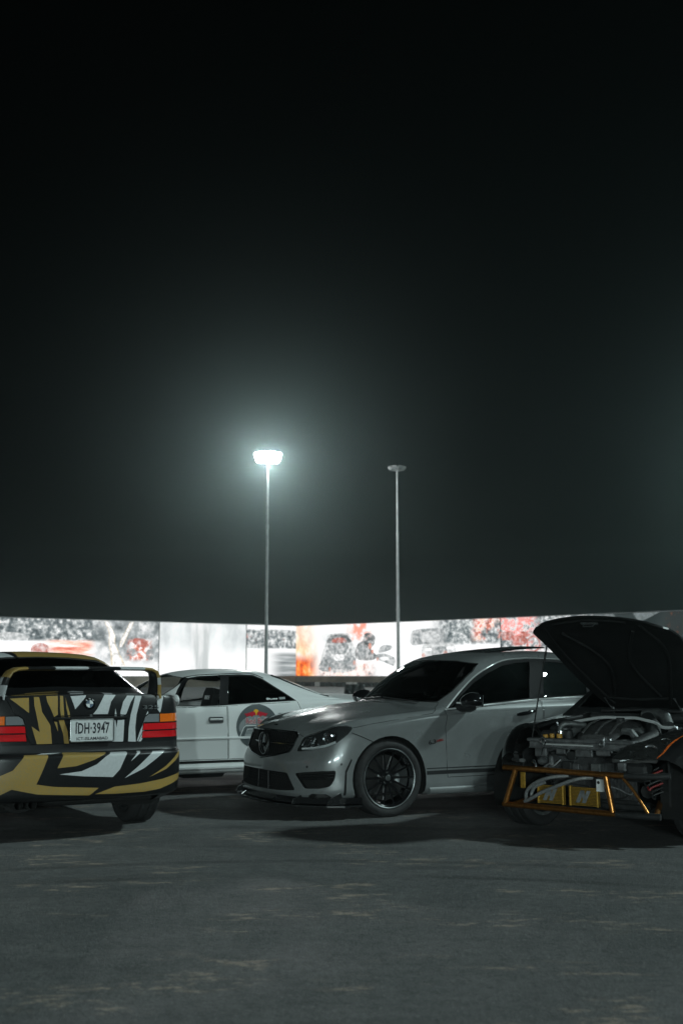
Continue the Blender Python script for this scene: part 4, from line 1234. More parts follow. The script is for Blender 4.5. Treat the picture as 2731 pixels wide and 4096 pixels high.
def build_silver():
    e = empty('saloon_car', *POSE['silver'])
    tag(e, 'silver drift saloon with a bull roundel on its rear door, behind the others', 'car')
    B = silver_body()
    P = ['paint_silver']
    for sg in (1, -1):
        for x in (1.28, -1.36):
            B.drop(B.pick(circle(x, .315, .335, 30), 'side', sg, lim=lambda c: abs(c.y) > .5, face=-.2))
            arch_liner(e, x, sg, .345, .805, .42, .315)
        B.drop(B.pick([(.395,.885),(.372,.96),(.325,1.035),(.255,1.108),(.20,1.145),(.093,1.168),(-.032,1.179),(-.141,1.184),(-.10,1.04),(-.077,.893),(.123,.885)], 'side', sg, lim=lambda c: c.z > .86))
        B.panel(B.pick([(-.232,1.182),(-.365,1.188),(-.508,1.182),(-.593,1.148),(-.689,1.083),(-.804,1.010),(-.91,.935),(-.581,.918),(-.172,.897),(-.19,1.04)], 'side', sg, lim=lambda c: c.z > .86), 'window', ['glass_limo' if sg > 0 else 'glass_clear'], e, .004, .003, push=-.004)
        B.panel(B.pick([(.43,.882),(.405,.96),(.35,1.04),(.28,1.115),(.21,1.162),(.093,1.184),(-.2,1.198),(-.365,1.203),(-.52,1.197),(-.61,1.155),(-.70,1.09),(-.81,1.018),(-.945,.925),(-.58,.909),(-.1,.884),(.2,.877)], 'side', sg, lim=lambda c: c.z > .86), 'window_frame', ['matte_black'], e, 0, 0, push=-.001)
        B.line([(.22,1.168),(.093,1.192),(-.2,1.206),(-.365,1.211),(-.52,1.205),(-.62,1.16)], 'drip_rail', 'trim_black', e, .006, sg=sg)
        d1 = [(.55,.868),(-.154,.880),(-.157,.672),(-.168,.345),(.60,.345),(.62,.60)]
        d2 = [(-.160,.880),(-.95,.917),(-.985,.83),(-1.0,.66),(-.98,.52),(-.945,.345),(-.174,.345),(-.163,.672)]
        for po, hx in ((d1, (.044,-.108)), (d2, (-.72,-.87))):
            d = B.panel(B.pick(po, 'side', sg, lim=lambda c: abs(c.y) > .6), 'door', P, e, .005)
            zc = .741 if hx[0] > 0 else .77
            a, b = hx
            fr = round_poly([(a,zc-.027),(b,zc-.027),(b,zc+.027),(a,zc+.027)], .012, 3)
            pts = [B.hit(x, z, 'side', sg, .003)[0] for x, z in fr]
            MB().tube(pts + pts[:1], .005, 6).build('handle_bezel', 'steel', d, True)
            B.patch(fr, 'handle_recess', 'cloth_grey', d, sg=sg, off=.002)
            MB().tube([B.hit(a - .01 + (b - a + .02)*t, zc + .006, 'side', sg, .012)[0] for t in (0, .3, .7, 1)], .011, 8).build('door_handle', 'paint_silver', d, True)
        B.line([(.90,.556),(.2,.556),(-.5,.56),(-1.0,.562)], 'side_moulding', 'paint_silver', e, .014, sg=sg, off=-.004, n=8)
        B.patch([(.90,.312),(.2,.312),(-.97,.312),(-.97,.338),(.2,.338),(.90,.338)], 'sill_gap', 'seam', e, sg=sg, off=.002)
        MB().tube([(.93,sg*.838,.275),(.3,sg*.846,.27),(-.4,sg*.846,.27),(-1.0,sg*.838,.275)], .030, 10, flat=.9).build('side_skirt', 'paint_silver', e, True)
        MB().tube([(.44, sg*.80, .905), (.44, sg*.86, .925), (.44, sg*.90, .935)], [.03,.028,.03], 8).build('mirror_arm', 'paint_silver', e, True)
        bm = bmesh.new(); bmesh.ops.create_uvsphere(bm, u_segments=16, v_segments=10, radius=1)
        for q in bm.verts: q.co = Vector((.44 + max(-.02, .06*q.co.x), sg*(.94 + .085*q.co.y*sg), .945 + .058*q.co.z))
        from_bm('door_mirror', bm, 'paint_silver', e, True, sharp=50)
        MB().tube([(-.74,sg*.565,1.192),(-.86,sg*.62,1.135),(-.97,sg*.665,1.085),(-1.08,sg*.70,1.035),(-1.22,sg*.745,.980),(-1.34,sg*.75,.968)], [.010,.014,.015,.015,.013,.008], 8).build('rear_glass_trim', 'matte_black', e, True)
        # roundel on the rear door
        cx, cz, r = -.484, .668, .232
        ro = B.patch(circle(cx, cz, r, 40, .226), 'roundel', 'roundel_dark', e, sg=sg, off=.0022)
        if sg > 0: ro['label'] = 'round dark sticker with red bulls and yellow sun'
        B.patch([(cx + r*.88*math.cos(a), cz - .01 + r*.55*math.sin(a)) for a in np.linspace(0, 2*math.pi, 28)[:-1]], 'roundel_field', 'roundel_light', ro, sg=sg, off=.0032)
        s = -1 if sg > 0 else 1
        def tf(x, z, off=.005):
            q, n = B.hit(x, z, 'side', sg, off)
            return frame(q, (s, 0, 0), (0, -n.z*sg if n.y*sg > 0 else 0, 1))
        hx, hz = -.470, .800
        def film(po, nm, mt, off): B.patch([(hx + s*a, hz + b) for a, b in po], nm, mt, ro, sg=sg, off=off)
        film(circle(0, .012, .031, 20), 'sun', 'logo_yellow', .0042)
        for m in (-1, 1):
            bull = [(.012,.010),(.030,.022),(.055,.016),(.085,.008),(.112,-.002),(.128,.006),(.124,-.012),(.108,-.020),(.112,-.034),(.098,-.030),(.080,-.022),(.058,-.024),(.050,-.036),(.038,-.030),(.030,-.016),(.014,-.022),(.006,-.008)]
            film([(m*a, b) for a, b in bull][::m], 'bull', 'logo_red', .0052)
        M = tf(-.470, .722)
        text('sponsor_outline', 'Red Bull', .082, M, 'white_print', ro, .0005, sx=.86, bold=.0035)
        text('sponsor_name', 'Red Bull', .082, M @ Matrix.Translation((0,0,.003)), 'logo_red', ro, .0005, sx=.86, bold=0)
        C = [(-.175,-.075),(-.05,-.075),(-.06,-.045),(-.135,-.045),(-.105,.018),(-.02,.018),(-.01,.05),(-.125,.05),(-.148,.03),(-.185,-.05)]
        po = [(-.478 + s*a, .625 + b) for a, b in C]
        B.patch(po, 'event_letter', 'roundel_dark', ro, sg=sg, off=.0045)
        MB().tube([B.hit(x, z, 'side', sg, .005)[0] for x, z in po + po[:1]], .0045, 5).build('letter_outline', 'white_print', ro)
        D = [(.0,-.075),(.05,.05),(.175,.05),(.16,.018),(.085,.018),(.06,-.04),(.10,-.075)]
        po = [(-.478 + s*a, .625 + b) for a, b in D]
        MB().tube([B.hit(x, z, 'side', sg, .005)[0] for x, z in po + po[:1]], .0045, 5).build('letter_outline', 'white_print', ro)
        # window stickers
        M = tf(-.665, .947, .004)
        text('window_sticker', '@its_azaxai', .026, M, 'white_print', e, .0005, sx=1.0, bold=.001)
        B.patch([(-.748,.938),(-.818,.942),(-.818,.966),(-.748,.962)], 'window_sticker', 'roundel_light', e, sg=sg, off=.002)
    ws = [(-.69,.928),(0,.945),(.69,.928),(.655,1.06),(.585,1.165),(0,1.205),(-.585,1.165),(-.655,1.06)]
    B.panel(B.pick(ws, 'front', lim=lambda c: .05 < c.x < .85), 'windscreen', ['glass_clear'], e, .012, .002)
    bw = [(-.66,.985),(0,1.0),(.66,.985),(.60,1.10),(.53,1.185),(0,1.225),(-.53,1.185),(-.60,1.10)]
    B.panel(B.pick(bw, 'rear', lim=lambda c: -1.5 < c.x < -.6), 'rear_window', ['glass_limo'], e, .012, .002)
    # bonnet and boot lid
    B.panel(B.pick([(2.02,-.5),(2.08,0),(2.02,.5),(1.6,.66),(.85,.70),(.88,0),(.85,-.70),(1.6,-.66)], 'top', lim=lambda c: .6 < c.z < .95, face=.3), 'bonnet', P, e, .005)
    B.panel(B.pick([(-1.47,-.66),(-1.50,0),(-1.47,.66),(-2.1,.60),(-2.2,0),(-2.1,-.60)], 'top', lim=lambda c: .85 < c.z, face=.3), 'boot_lid', P, e, .005)
    for sg in (1, -1):
        B.panel(B.pick([(.40*sg,.60),(.68*sg,.60),(.70*sg,.69),(.42*sg,.69)], 'front', lim=lambda c: c.x > 1.6), 'headlight', ['lamp_grey'], e, .005)
        B.panel(B.pick([(.35*sg,.70),(.70*sg,.70),(.70*sg,.86),(.40*sg,.86)], 'rear', lim=lambda c: c.x < -1.7), 'tail_light', ['lamp_red'], e, .005)
    B.panel(B.pick([(-.35,.24),(.35,.24),(.40,.42),(-.40,.42)], 'front', lim=lambda c: c.x > 1.8), 'front_intake', ['cavity'], e, .005)
    B.finish('body_shell', P, e)
    underfloor(e, -2.0, 2.0, .76, .23)
    MB().box((-1.2,-.70,.26),(.75,.70,.29)).build('cabin_floor', 'cloth_dark', e)
    MB().box((.30,-.68,.72),(.70,.68,.86), bev=.05).build('dashboard', 'cloth_dark', e)
    bucket_seat(e, .02, .37, .15); bucket_seat(e, .02, -.36, .15)
    steering_wheel(e, .22, -.36, .82, .17, 70)
    MB().box((-1.1,-.70,.30),(-1.05,.70,1.0), bev=.02).build('bulkhead', 'cloth_dark', e)
    for x in (1.28, -1.36):
        for sg in (1, -1):
            wheel(e, x, sg*.72, .315, .235, .225, sg, 'cast_metal', 6, 'steel', bolts=False)
    return e
build_silver()

# ------------------------------------------------------------------ black coupe on the right, bonnet up, bumper off
pmat('paint_black', (0.006, 0.0062, 0.0068), 0.28, coat=0.6, noise=(25, .5, (0.014, 0.0145, 0.015)))
pmat('bonnet_under', (0.0035, 0.0036, 0.004), 0.6, noise=(9, .5, (0.010, 0.010, 0.010)), bump=(60, .3), spec=.3)
pmat('bronze_tube', (0.62, 0.27, 0.075), 0.30, 0.9, noise=(35, .45))
pmat('gold_core', (0.62, 0.36, 0.06), 0.42, 0.6, noise=(60, .4))
pmat('hose_grey', (0.30, 0.31, 0.315), 0.45, 0.3, noise=(60, .4))
pmat('engine_cover', (0.24, 0.245, 0.245), 0.50, 0.4, noise=(28, .5), bump=(70, .3))
pmat('bay_metal', (0.20, 0.205, 0.21), 0.50, 0.5, noise=(20, .6), bump=(60, .3))
pmat('bay_plastic', (0.028, 0.029, 0.030), 0.55, noise=(30, .5), bump=(120, .2))
pmat('cap_yellow', (0.50, 0.26, 0.04), 0.5)
pmat('lamp_inner', (0.30, 0.305, 0.305), 0.35, 0.0, noise=(18, .7))
pmat('amber_lens', (0.65, 0.13, 0.02), 0.2, coat=0.5)
pmat('wire_red', (0.25, 0.02, 0.02), 0.6)

def build_coupe():
    e = empty('coupe_car', *POSE['coupe'])
    tag(e, 'black coupe with raised bonnet, bare engine and bronze tube bumper', 'car')
    B = coupe_body()
    P = ['paint_black']
    HX, HZ, TH = .60, .93, R(44)
    for sg in (1, -1):
        for x in (1.325, -1.325):
            B.drop(B.pick(circle(x, .32, .345, 34), 'side', sg, lim=lambda c: abs(c.y) > .5, face=-.2))
            arch_liner(e, x, sg, .355, .865, .52, .32)
        # bumper skin is off: everything low at the front goes
        B.drop(B.pick([(1.60,-.1),(2.5,-.1),(2.5,.605),(1.83,.60),(1.76,.53),(1.68,.43),(1.60,.40)], 'side', sg, face=-1))
    # engine bay opening
    op = [(2.2,-.26),(2.2,.26),(1.93,.29),(1.74,.35),(1.585,.49),(1.45,.60),(1.10,.61),(.70,.52),(.655,.30),(.64,0),(.655,-.30),(.70,-.52),(1.10,-.61),(1.45,-.60),(1.585,-.49),(1.74,-.35),(1.93,-.29)]
    B.drop(B.pick(op, 'top', lim=lambda c: c.z > .5, face=.05))
    # headlights: fitted on the near side, missing on the far one
    hp = [(2.0,.275),(1.85,.315),(1.748,.362),(1.647,.43),(1.586,.502),(1.50,.64),(1.555,.672),(1.65,.632),(1.723,.615),(1.79,.597),(1.84,.58),(1.862,.58),(1.93,.45),(1.99,.33)]
    hd = empty('headlight', (0,0,0), 0, e)
    fs = B.pick(hp, 'top', lim=lambda c: c.z > .5 and c.y > 0, face=.05)
    nb = B.take(fs)
    recess(nb, Vector((-.07,-.03,-.03)), 'lamp_inner', 'housing', hd)
    for q in nb.verts: q.co += q.normal*.002
    from_bm('lens', nb, 'lens_hazy', hd, True)
    for x, y, r in ((1.77,.50,.052), (1.66,.565,.042), (1.87,.41,.034)):
        q, n = B.hit(x, y, 'top', off=-.030)
        M = frame(q, (0,1,0), (-.5,0,.86))
        MB().lathe([(r*.5,.0),(r*.9,.018),(r,.022),(r*1.06,.012),(r*1.06,-.03)], 20, 'z', M=M).build('reflector', 'chrome', hd, True)
        MB().lathe([(0,.012),(r*.3,.010),(r*.48,0)], 16, 'z', M=M).build('bulb', 'glass_lens', hd, True)
    MB().tube([B.hit(x, y, 'top', off=-.014)[0] for x, y in ((1.955,.34),(1.90,.45),(1.86,.53))], .006, 6).build('lamp_trim', 'steel', hd, True)
    MB().tube([B.hit(x, y, 'top', off=-.006)[0] for x, y in ((1.85,.575),(1.79,.595),(1.723,.61),(1.65,.63),(1.56,.67),(1.51,.69))], [.008,.014,.016,.016,.014,.008], 6, flat=.6).build('amber_reflector', 'amber_lens', hd, True)
    B.drop(B.pick([(x, -y) for x, y in hp][::-1], 'top', lim=lambda c: c.z > .5 and c.y < 0, face=.05))
    for p in (((1.80,-.60,.55),(1.86,-.50,.55),.03), ((1.72,-.64,.60),(1.83,-.56,.54),.018)):
        MB().tube([p[0], p[1]], p[2], 8, flat=.5).build('lamp_bracket', 'bay_metal', e, True)
    # glass, doors
    ws = [(-.70,.915),(0,.93),(.70,.915),(.655,1.07),(.56,1.21),(0,1.262),(-.56,1.21),(-.655,1.07)]
    B.panel(B.pick(ws, 'front', lim=lambda c: -.15 < c.x < .68), 'windscreen', ['glass_tint'], e, .014, .002)
    B.panel(B.pick([(-.66,1.0),(.66,1.0),(.54,1.20),(0,1.26),(-.54,1.20)], 'rear', lim=lambda c: -1.6 < c.x < -.7), 'rear_window', ['glass_tint'], e, .014, .002)
    for sg in (1, -1):
        B.panel(B.pick([(.42,.905),(.18,1.06),(-.08,1.20),(-.35,1.262),(-.70,1.225),(-1.0,1.10),(-1.1,.985),(-.7,.955)], 'side', sg, lim=lambda c: c.z > .88), 'window', ['glass_tint'], e, .012, .003, push=-.003)
        d = B.panel(B.pick([(.50,.865),(-.55,.905),(-.80,.915),(-.86,.75),(-.84,.55),(-.72,.26),(.52,.24),(.60,.5)], 'side', sg, lim=lambda c: abs(c.y) > .6), 'door', P, e, .005)
        MB().tube([B.hit(-.62 - .02*t, .70 + .10*t, 'side', sg, .008)[0] for t in (0, .5, 1)], .012, 8).build('door_handle', 'steel', d, True)
        B.panel(B.pick([(.45*sg,.70),(.80*sg,.70),(.80*sg,.84),(.5*sg,.84)], 'rear', lim=lambda c: c.x < -1.8), 'tail_light', ['lamp_red'], e, .005)
    # fender panels
    for sg in (1, -1):
        B.panel(B.pick([(2.2,.5),(.60,.30),(.63,.5),(.56,.862),(.75,.95),(2.2,.95)], 'side', sg, lim=lambda c: c.x > .5 and abs(c.y) > .25, face=-1), 'wing', P, e, .004)
    B.finish('body_shell', P, e)
    # raised bonnet: outer skin, dark inner skin with ribs, hinged at the cowl
    RH = Matrix.Translation((HX,0,HZ)) @ Matrix.Rotation(-TH, 4, 'Y') @ Matrix.Translation((-HX,0,-HZ))
    half = [(1.945,0),(1.935,.12),(1.905,.27),(1.85,.41),(1.775,.50),(1.69,.535),(1.5,.545),(1.2,.49),(.9,.40),(.66,.30)]
    wide = [(x, y + .075*max(0, min(1, (y - .2)/.3))) for x, y in half]      # near edge bows out a little under its own weight
    hb = catmull(wide, 2) + [(.63,.0)] + [(x,-y) for x,y in catmull(half, 2)[::-1][:-1]]
    bn = empty('bonnet', (0,0,0), 0, e)
    keep = B.bm
    B.bm = B.orig.copy()
    nb = B.take(B.pick(hb, 'top', lim=lambda c: c.z > .5, face=.02))
    B.bm.free(); B.bm = keep
    nb.verts.index_update()
    vs = [q.co.copy() for q in nb.verts]; n = len(vs)
    F = [tuple(q.index for q in f.verts) for f in nb.faces]
    be = [tuple(q.index for q in ed.verts) for ed in nb.edges if ed.is_boundary]
    obj('bonnet_skin', [RH @ v for v in vs], F, 'paint_black', bn, True)
    lo = [v - Vector((0,0,.018)) for v in vs]
    obj('bonnet_lip', [RH @ v for v in vs] + [RH @ v for v in lo], [(a, b, b+n, a+n) for a, b in be], 'paint_black', bn)
    obj('bonnet_lining', [RH @ v for v in lo], [f[::-1] for f in F], 'bonnet_under', bn, True)
    nb.free()
    def under(x, y, d): return RH @ (B.hit(x, y, 'top')[0] - Vector((0,0,d)))
    for pts in ([(1.80,-.40),(1.4,-.44),(1.0,-.34),(.72,-.24)], [(1.80,.40),(1.4,.44),(1.0,.34),(.72,.24)], [(1.84,-.30),(1.88,0),(1.84,.30)], [(.80,-.26),(.78,0),(.80,.26)], [(1.70,-.30),(1.25,-.10),(.82,-.20)], [(1.70,.30),(1.25,.10),(.82,.20)]):
        q = catmull(pts, 5)
        MB().tube([under(x, y, .020) for x, y in q], .013, 8).build('inner_rib', 'bonnet_under', bn, True)
    M = frame(under(1.83, 0.0, .035), (0,1,0), (1,0,.6))
    b = MB(); b.tube([under(1.83,-.05,.03), under(1.83,-.04,.065), under(1.83,.04,.065), under(1.83,.05,.03)], .006, 6); b.build('striker', 'steel', bn, True)
    MB().box((-.07,-.012,-.004),(.07,.012,.004), M=M).build('striker_plate', 'bay_metal', bn)
    for sg in (1, -1):
        MB().tube([(.62, sg*.30, .86), (.66, sg*.30, .93), RH @ Vector((.80, sg*.30, .86))], .014, 6).build('bonnet_hinge', 'bay_metal', bn, True)
    tp = under(1.52, -.515, .03)
    MB().tube([(1.70,-.505,.675), Vector((1.70,-.505,.675)).lerp(tp, .5) + Vector((.006,0,0)), tp], .0055, 6).build('prop_rod', 'trim_black', e, True)
    MB().tube([Vector((1.70,-.505,.675)).lerp(tp, .80), Vector((1.70,-.505,.675)).lerp(tp, .93)], .009, 8).build('rod_grip', 'rubber', e, True)
    # ---- engine bay
    bay = MB()
    bay.box((.66,-.60,.22),(1.62,.60,.26)); bay.build('bay_floor', 'cavity', e)
    MB().box((.62,-.66,.24),(.655,.66,.87)).build('firewall', 'bay_plastic', e)
    for sg in (1, -1):
        MB().prism([(.66,.26),(1.68,.26),(1.68,.60),(1.45,.72),(.66,.80)], sg*.60, sg*.585, Matrix(((1,0,0,0),(0,0,1,0),(0,1,0,0),(0,0,0,1)))).build('inner_wing', 'bay_plastic', e)
        MB().lathe([(0,.80),(.05,.80),(.085,.785),(.10,.76),(.105,.55)], 24, 'z', c=(1.20,sg*.50,0)).build('strut_tower', 'bay_metal', e, True)
        for k in range(3):
            a = 2*math.pi*k/3
            MB().lathe([(0,.815),(.008,.815),(.01,.79)], 6, 'z', c=(1.20 + .065*math.cos(a), sg*.50 + .065*math.sin(a), 0)).build('tower_nut', 'steel', e)
        MB().tube([(1.70,sg*.43,.36),(1.30,sg*.43,.36),(.7,sg*.40,.34)], .05, 8).build('chassis_rail', 'bay_plastic', e)
        for k, x in enumerate(np.linspace(1.40, .72, 6)):
            MB().lathe([(0,.006),(.009,.006),(.012,0)], 6, 'z', M=Matrix.Translation(B.hit(x, sg*.625, 'top', off=-.004)[0])).build('wing_bolt', 'steel', e)
        MB().tube([B.hit(x, y*sg, 'top', off=-.02)[0] for x, y in ((1.66,.43),(1.58,.50),(1.45,.60),(1.10,.61),(.75,.54))], .014, 6).build('bay_gutter', 'bay_plastic', e, True)
    # slam panel with two round mounts
    sl = empty('slam_panel', (0,0,0), 0, e)
    MB().box((1.66,-.52,.690),(1.75,.36,.716), bev=.006).build('top_plate', 'bay_metal', sl)
    MB().box((1.725,-.50,.640),(1.745,.34,.690), bev=.004).build('face_plate', 'bay_metal', sl)
    MB().tube([(1.756,-.37,.673),(1.757,.04,.673)], .0065, 8).build('trim_rod', 'bright_trim', sl, True)
    MB().tube([(1.752,-.50,.645),(1.752,.34,.645)], .005, 6).build('lower_flange', 'steel', sl, True)
    for y in (-.378, .107):
        MB().lathe([(.034,1.748),(.034,1.764),(.027,1.768),(.024,1.758)], 20, 'x', c=(0,y,.690)).build('mount_ring', 'bay_metal', sl, True)
        MB().lathe([(0,1.774),(.010,1.772),(.016,1.762),(.022,1.756)], 16, 'x', c=(0,y,.690)).build('mount_bolt', 'chrome', sl, True)
    for y0, y1, z0 in ((-.46,-.36,.575),(-.28,-.20,.60),(-.12,.02,.585),(.05,.16,.60),(.22,.33,.59)):
        MB().box((1.71,y0,z0),(1.735,y1,.645), bev=.006).build('hanger_bracket', 'bay_metal', sl)
    for y in (-.30,-.02,.25):
        MB().lathe([(0,1.752),(.007,1.752),(.009,1.744)], 6, 'x', c=(0,y,.66)).build('panel_bolt', 'steel', sl)
    MB().lathe([(0,.735),(.012,.735),(.016,.716)], 10, 'z', c=(1.71,.12,0)).build('radiator_cap', 'chrome', e, True)
    MB().lathe([(0,.730),(.008,.730),(.010,.716)], 8, 'z', c=(1.71,.165,0)).build('bleed_screw', 'chrome', e, True)
    # radiator with upright fins
    rd = empty('radiator', (0,0,0), 0, e)
    MB().box((1.62,-.34,.28),(1.66,.34,.60)).build('core', 'cavity', rd)
    b = MB()
    for y in np.arange(-.335, .336, .011): b.box((1.66,y-.002,.285),(1.672,y+.002,.595))
    b.build('fins', 'bay_metal', rd)['kind'] = 'stuff'
    for z in (.27,.60): MB().box((1.615,-.36,z-.02),(1.68,.36,z+.02), bev=.012).build('tank', 'bay_plastic', rd)
    MB().lathe([(0,1.70),(.05,1.70),(.055,1.69),(.06,1.66)], 20, 'x', c=(0,-.36,.53)).build('horn', 'bay_metal', e, True)
    MB().lathe([(0,1.80),(.018,1.798),(.030,1.78),(.034,1.73)], 18, 'x', c=(0,-.385,.545)).build('oil_filter_head', 'bay_metal', e, True)
    MB().box((1.66,-.34,.49),(1.75,-.30,.59), bev=.01).build('relay_box', 'bay_metal', e)
    # engine: plenum, ribs, oil cap, runners
    en = empty('engine', (0,0,0), 0, e)
    bm = bmesh.new()
    sec = [(1.46,.69,.13),(1.44,.745,.15),(1.36,.79,.175),(1.24,.825,.19),(1.08,.84,.19),(.92,.845,.18),(.84,.82,.17)]
    gr = []
    for x, z, w in sec:
        row = []
        for k in range(13):
            t = -1 + 2*k/12
            row.append(bm.verts.new((x, -.085 + t*w*1.05, z - .045*abs(t)**3 - .006*(k % 2))))
        gr.append(row)
    for a, c in zip(gr[:-1], gr[1:]):
        for k in range(12): bm.faces.new((a[k], a[k+1], c[k+1], c[k]))
    bmesh.ops.solidify(bm, geom=bm.faces[:], thickness=.08)
    from_bm('plenum', bm, 'engine_cover', en, True, sharp=30)
    MB().box((.80,-.30,.30),(1.46,.14,.70), bev=.05).build('block', 'bay_plastic', en)
    for y in (-.20,-.085,.03):
        MB().tube([(1.43,y,.752),(1.30,y,.816),(1.10,y,.848),(.92,y,.852)], .012, 6, flat=.6).build('plenum_rib', 'engine_cover', en, True)
    MB().lathe([(0,.868),(.030,.868),(.034,.862),(.034,.84)], 18, 'z', c=(1.30,.06,0)).build('oil_cap', 'bay_plastic', en, True)
    for sg in (-1, 1):
        MB().box((.86,-.085+sg*.30-.07,.55),(1.42,-.085+sg*.30+.07,.70), bev=.03).build('cam_cover', 'cast_metal', en)
        for k in range(3):
            x = 1.32 - .18*k
            MB().tube([(x,-.085+sg*.17,.77),(x,-.085+sg*.24,.76),(x,-.085+sg*.29,.70)], .030, 8).build('runner', 'cast_metal', en, True)
    for z, y, r in ((.52,-.20,.07),(.60,.02,.05),(.45,.05,.055)):
        MB().lathe([(0,1.50),(r*.3,1.50),(r*.35,1.485),(r*.9,1.49),(r,1.50),(r,1.46)], 24, 'x', c=(0,y,z)).build('pulley', 'cast_metal', en, True)
    # strut brace
    q = catmull([(1.20,-.50,.80),(1.14,-.40,.822),(1.12,-.25,.850),(1.12,-.146,.862),(1.12,-.02,.860),(1.12,.10,.862),(1.13,.20,.846),(1.15,.29,.826),(1.20,.36,.80),(1.20,.46,.80)], 4)
    MB().tube(q, .0125, 10).build('strut_brace', 'bright_trim', e, True)
    # intake: ribbed duct, filter box, cooler elbow
    dk = empty('intake_duct', (0,0,0), 0, e)
    for k in range(11):
        t = k/10
        c = Vector((1.50 - .26*t, .26 + .05*t, .665 + .06*t))
        MB().lathe([(.058,-.010),(.068,0),(.058,.010)], 22, 'z', M=frame(c, (0,0,1), (0,1,0)) @ Matrix.Rotation(R(90),4,'X') @ Matrix.Rotation(R(90),4,'Y')).build('duct_ring', 'bay_plastic', dk, True)
    MB().tube([(1.52,.255,.66),(1.38,.285,.695),(1.24,.31,.725),(1.05,.22,.80),(.92,.12,.85)], .056, 14).build('duct_tube', 'bay_plastic', dk, True)
    MB().tube([(.95,.30,.80),(.90,.26,.86),(.86,.18,.885),(.84,.06,.87)], .05, 12).build('cooler_elbow', 'cast_metal', e, True)
    MB().lathe([(.053,-.012),(.056,0),(.053,.012)], 18, 'x', c=(.90,.255,.858)).build('hose_clamp', 'steel', e, True)
    MB().box((.70,-.45,.82),(.80,.45,.885), bev=.02).build('cowl_tray', 'bay_plastic', e)
    MB().tube([(.74,-.36,.90),(.72,0,.915),(.74,.36,.90)], .012, 6).build('cowl_seal', 'rubber', e, True)
    # bottles, caps and hoses on the far side
    for y, x, h, r in ((-.462,1.55,.735,.022),(-.405,1.55,.742,.020),(-.345,1.54,.742,.024)):
        MB().lathe([(0,h),(r*.9,h),(r,h-.006),(r,h-.030),(r*.8,h-.032),(r*.8,h-.05)], 16, 'z', c=(x,y,0)).build('filler_cap', 'cap_yellow', e, True)
    MB().box((1.48,-.50,.55),(1.60,-.30,.690), bev=.02).build('coolant_bottle', 'bay_metal', e)
    MB().lathe([(0,.768),(.030,.768),(.040,.760),(.042,.60)], 20, 'z', c=(1.43,-.325,0)).build('accumulator', 'bay_plastic', e, True)
    MB().tube(catmull([(1.44,-.385,.70),(1.44,-.385,.775),(1.43,-.36,.812),(1.38,-.30,.815),(1.30,-.24,.80)], 4), .024, 10).build('elbow_hose', 'cast_metal', e, True)
    MB().lathe([(.026,-.02),(.028,0),(.026,.02)], 14, 'z', c=(1.44,-.385,.74)).build('hose_clamp', 'chrome', e, True)
    MB().box((1.22,-.58,.66),(1.42,-.44,.76), bev=.015).build('fuse_box', 'bay_plastic', e)
    rnd = random.Random(5)
    for k in range(16):
        y0 = rnd.uniform(-.5, .45); x0 = rnd.uniform(1.55, 1.72); z0 = rnd.uniform(.35, .64)
        pts = [(x0, y0, z0)]
        for j in range(3):
            pts.append((pts[-1][0] + rnd.uniform(-.05,.05), pts[-1][1] + rnd.uniform(-.14,.14), pts[-1][2] + rnd.uniform(-.07,.05)))
        MB().tube(catmull(pts, 4), rnd.uniform(.004,.009), 6).build('cable', rnd.choice(['bay_plastic','rubber','hose_grey','bay_metal']), e, True)
    for k in range(10):
        y0 = rnd.uniform(-.52, .42); z0 = rnd.uniform(.40, .60); s = rnd.uniform(.015,.04)
        MB().box((1.66,y0-s,z0-s*.8),(1.66+rnd.uniform(.02,.07),y0+s,z0+s*.8), bev=.006).build('bracket', rnd.choice(['bay_metal','bay_plastic','cast_metal']), e)
    MB().tube(catmull([(1.80,-.445,.54),(1.82,-.425,.55),(1.83,-.405,.52),(1.83,-.395,.49)], 4), .011, 8).build('oil_line', 'chrome', e, True)
    # tube bumper
    tb = empty('tube_bumper', (0,0,0), 0, e)
    r = .0205
    def tube(pts, nm='bumper_tube', rr=r, mt='bronze_tube', k=0): MB().tube(catmull(pts, 5) if k else pts, rr, 14).build(nm, mt, tb, True, 50)
    tube([(1.955,-.61,.498),(1.965,-.30,.496),(1.97,.10,.490),(1.967,.38,.488)], k=1)
    tube([(1.967,.38,.488),(1.955,.55,.490),(1.92,.70,.50)], 'tube_end', .022, 'bay_plastic', k=1)
    tube([(1.96,-.615,.226),(1.97,-.30,.224),(1.975,.10,.219),(1.975,.31,.218)], k=1)
    tube([(1.975,.31,.218),(1.97,.46,.218),(1.95,.63,.218)], 'tube_end', .024, 'bay_plastic', k=1)
    tube([(1.958,-.505,.488),(1.962,-.595,.236)], 'upright')
    tube([(1.968,.235,.486),(1.974,.285,.226)], 'upright')
    tube([(1.955,.36,.47),(1.955,.44,.385),(1.96,.545,.232)], 'brace', .011, k=1)
    for y in (-.54, .60):
        tube([(1.95,y,.495),(1.62,y*.82,.47)], 'stay'); tube([(1.955,y,.224),(1.62,y*.82,.28)], 'stay')
    # twin oil coolers in gold with slanted marks
    for y0, y1 in ((-.368,-.150),(-.105,.128)):
        cr = empty('oil_cooler', (0,0,0), 0, e)
        MB().box((1.845,y0+.015,.25),(1.86,y1-.015,.38)).build('core', 'cavity', cr)
        for y in (y0, y1-.016): MB().box((1.84,y,.240),(1.885,y+.016,.386), bev=.004).build('end_tank', 'gold_core', cr)
        for z in np.linspace(.250,.374,13):
            MB().box((1.858,y0+.016,z-.0032),(1.880,y1-.016,z+.0032)).build('fin', 'gold_core', cr)
        c = (y0+y1)/2
        M = frame((1.882,c,.312), (0,1,0), (0,0,1))
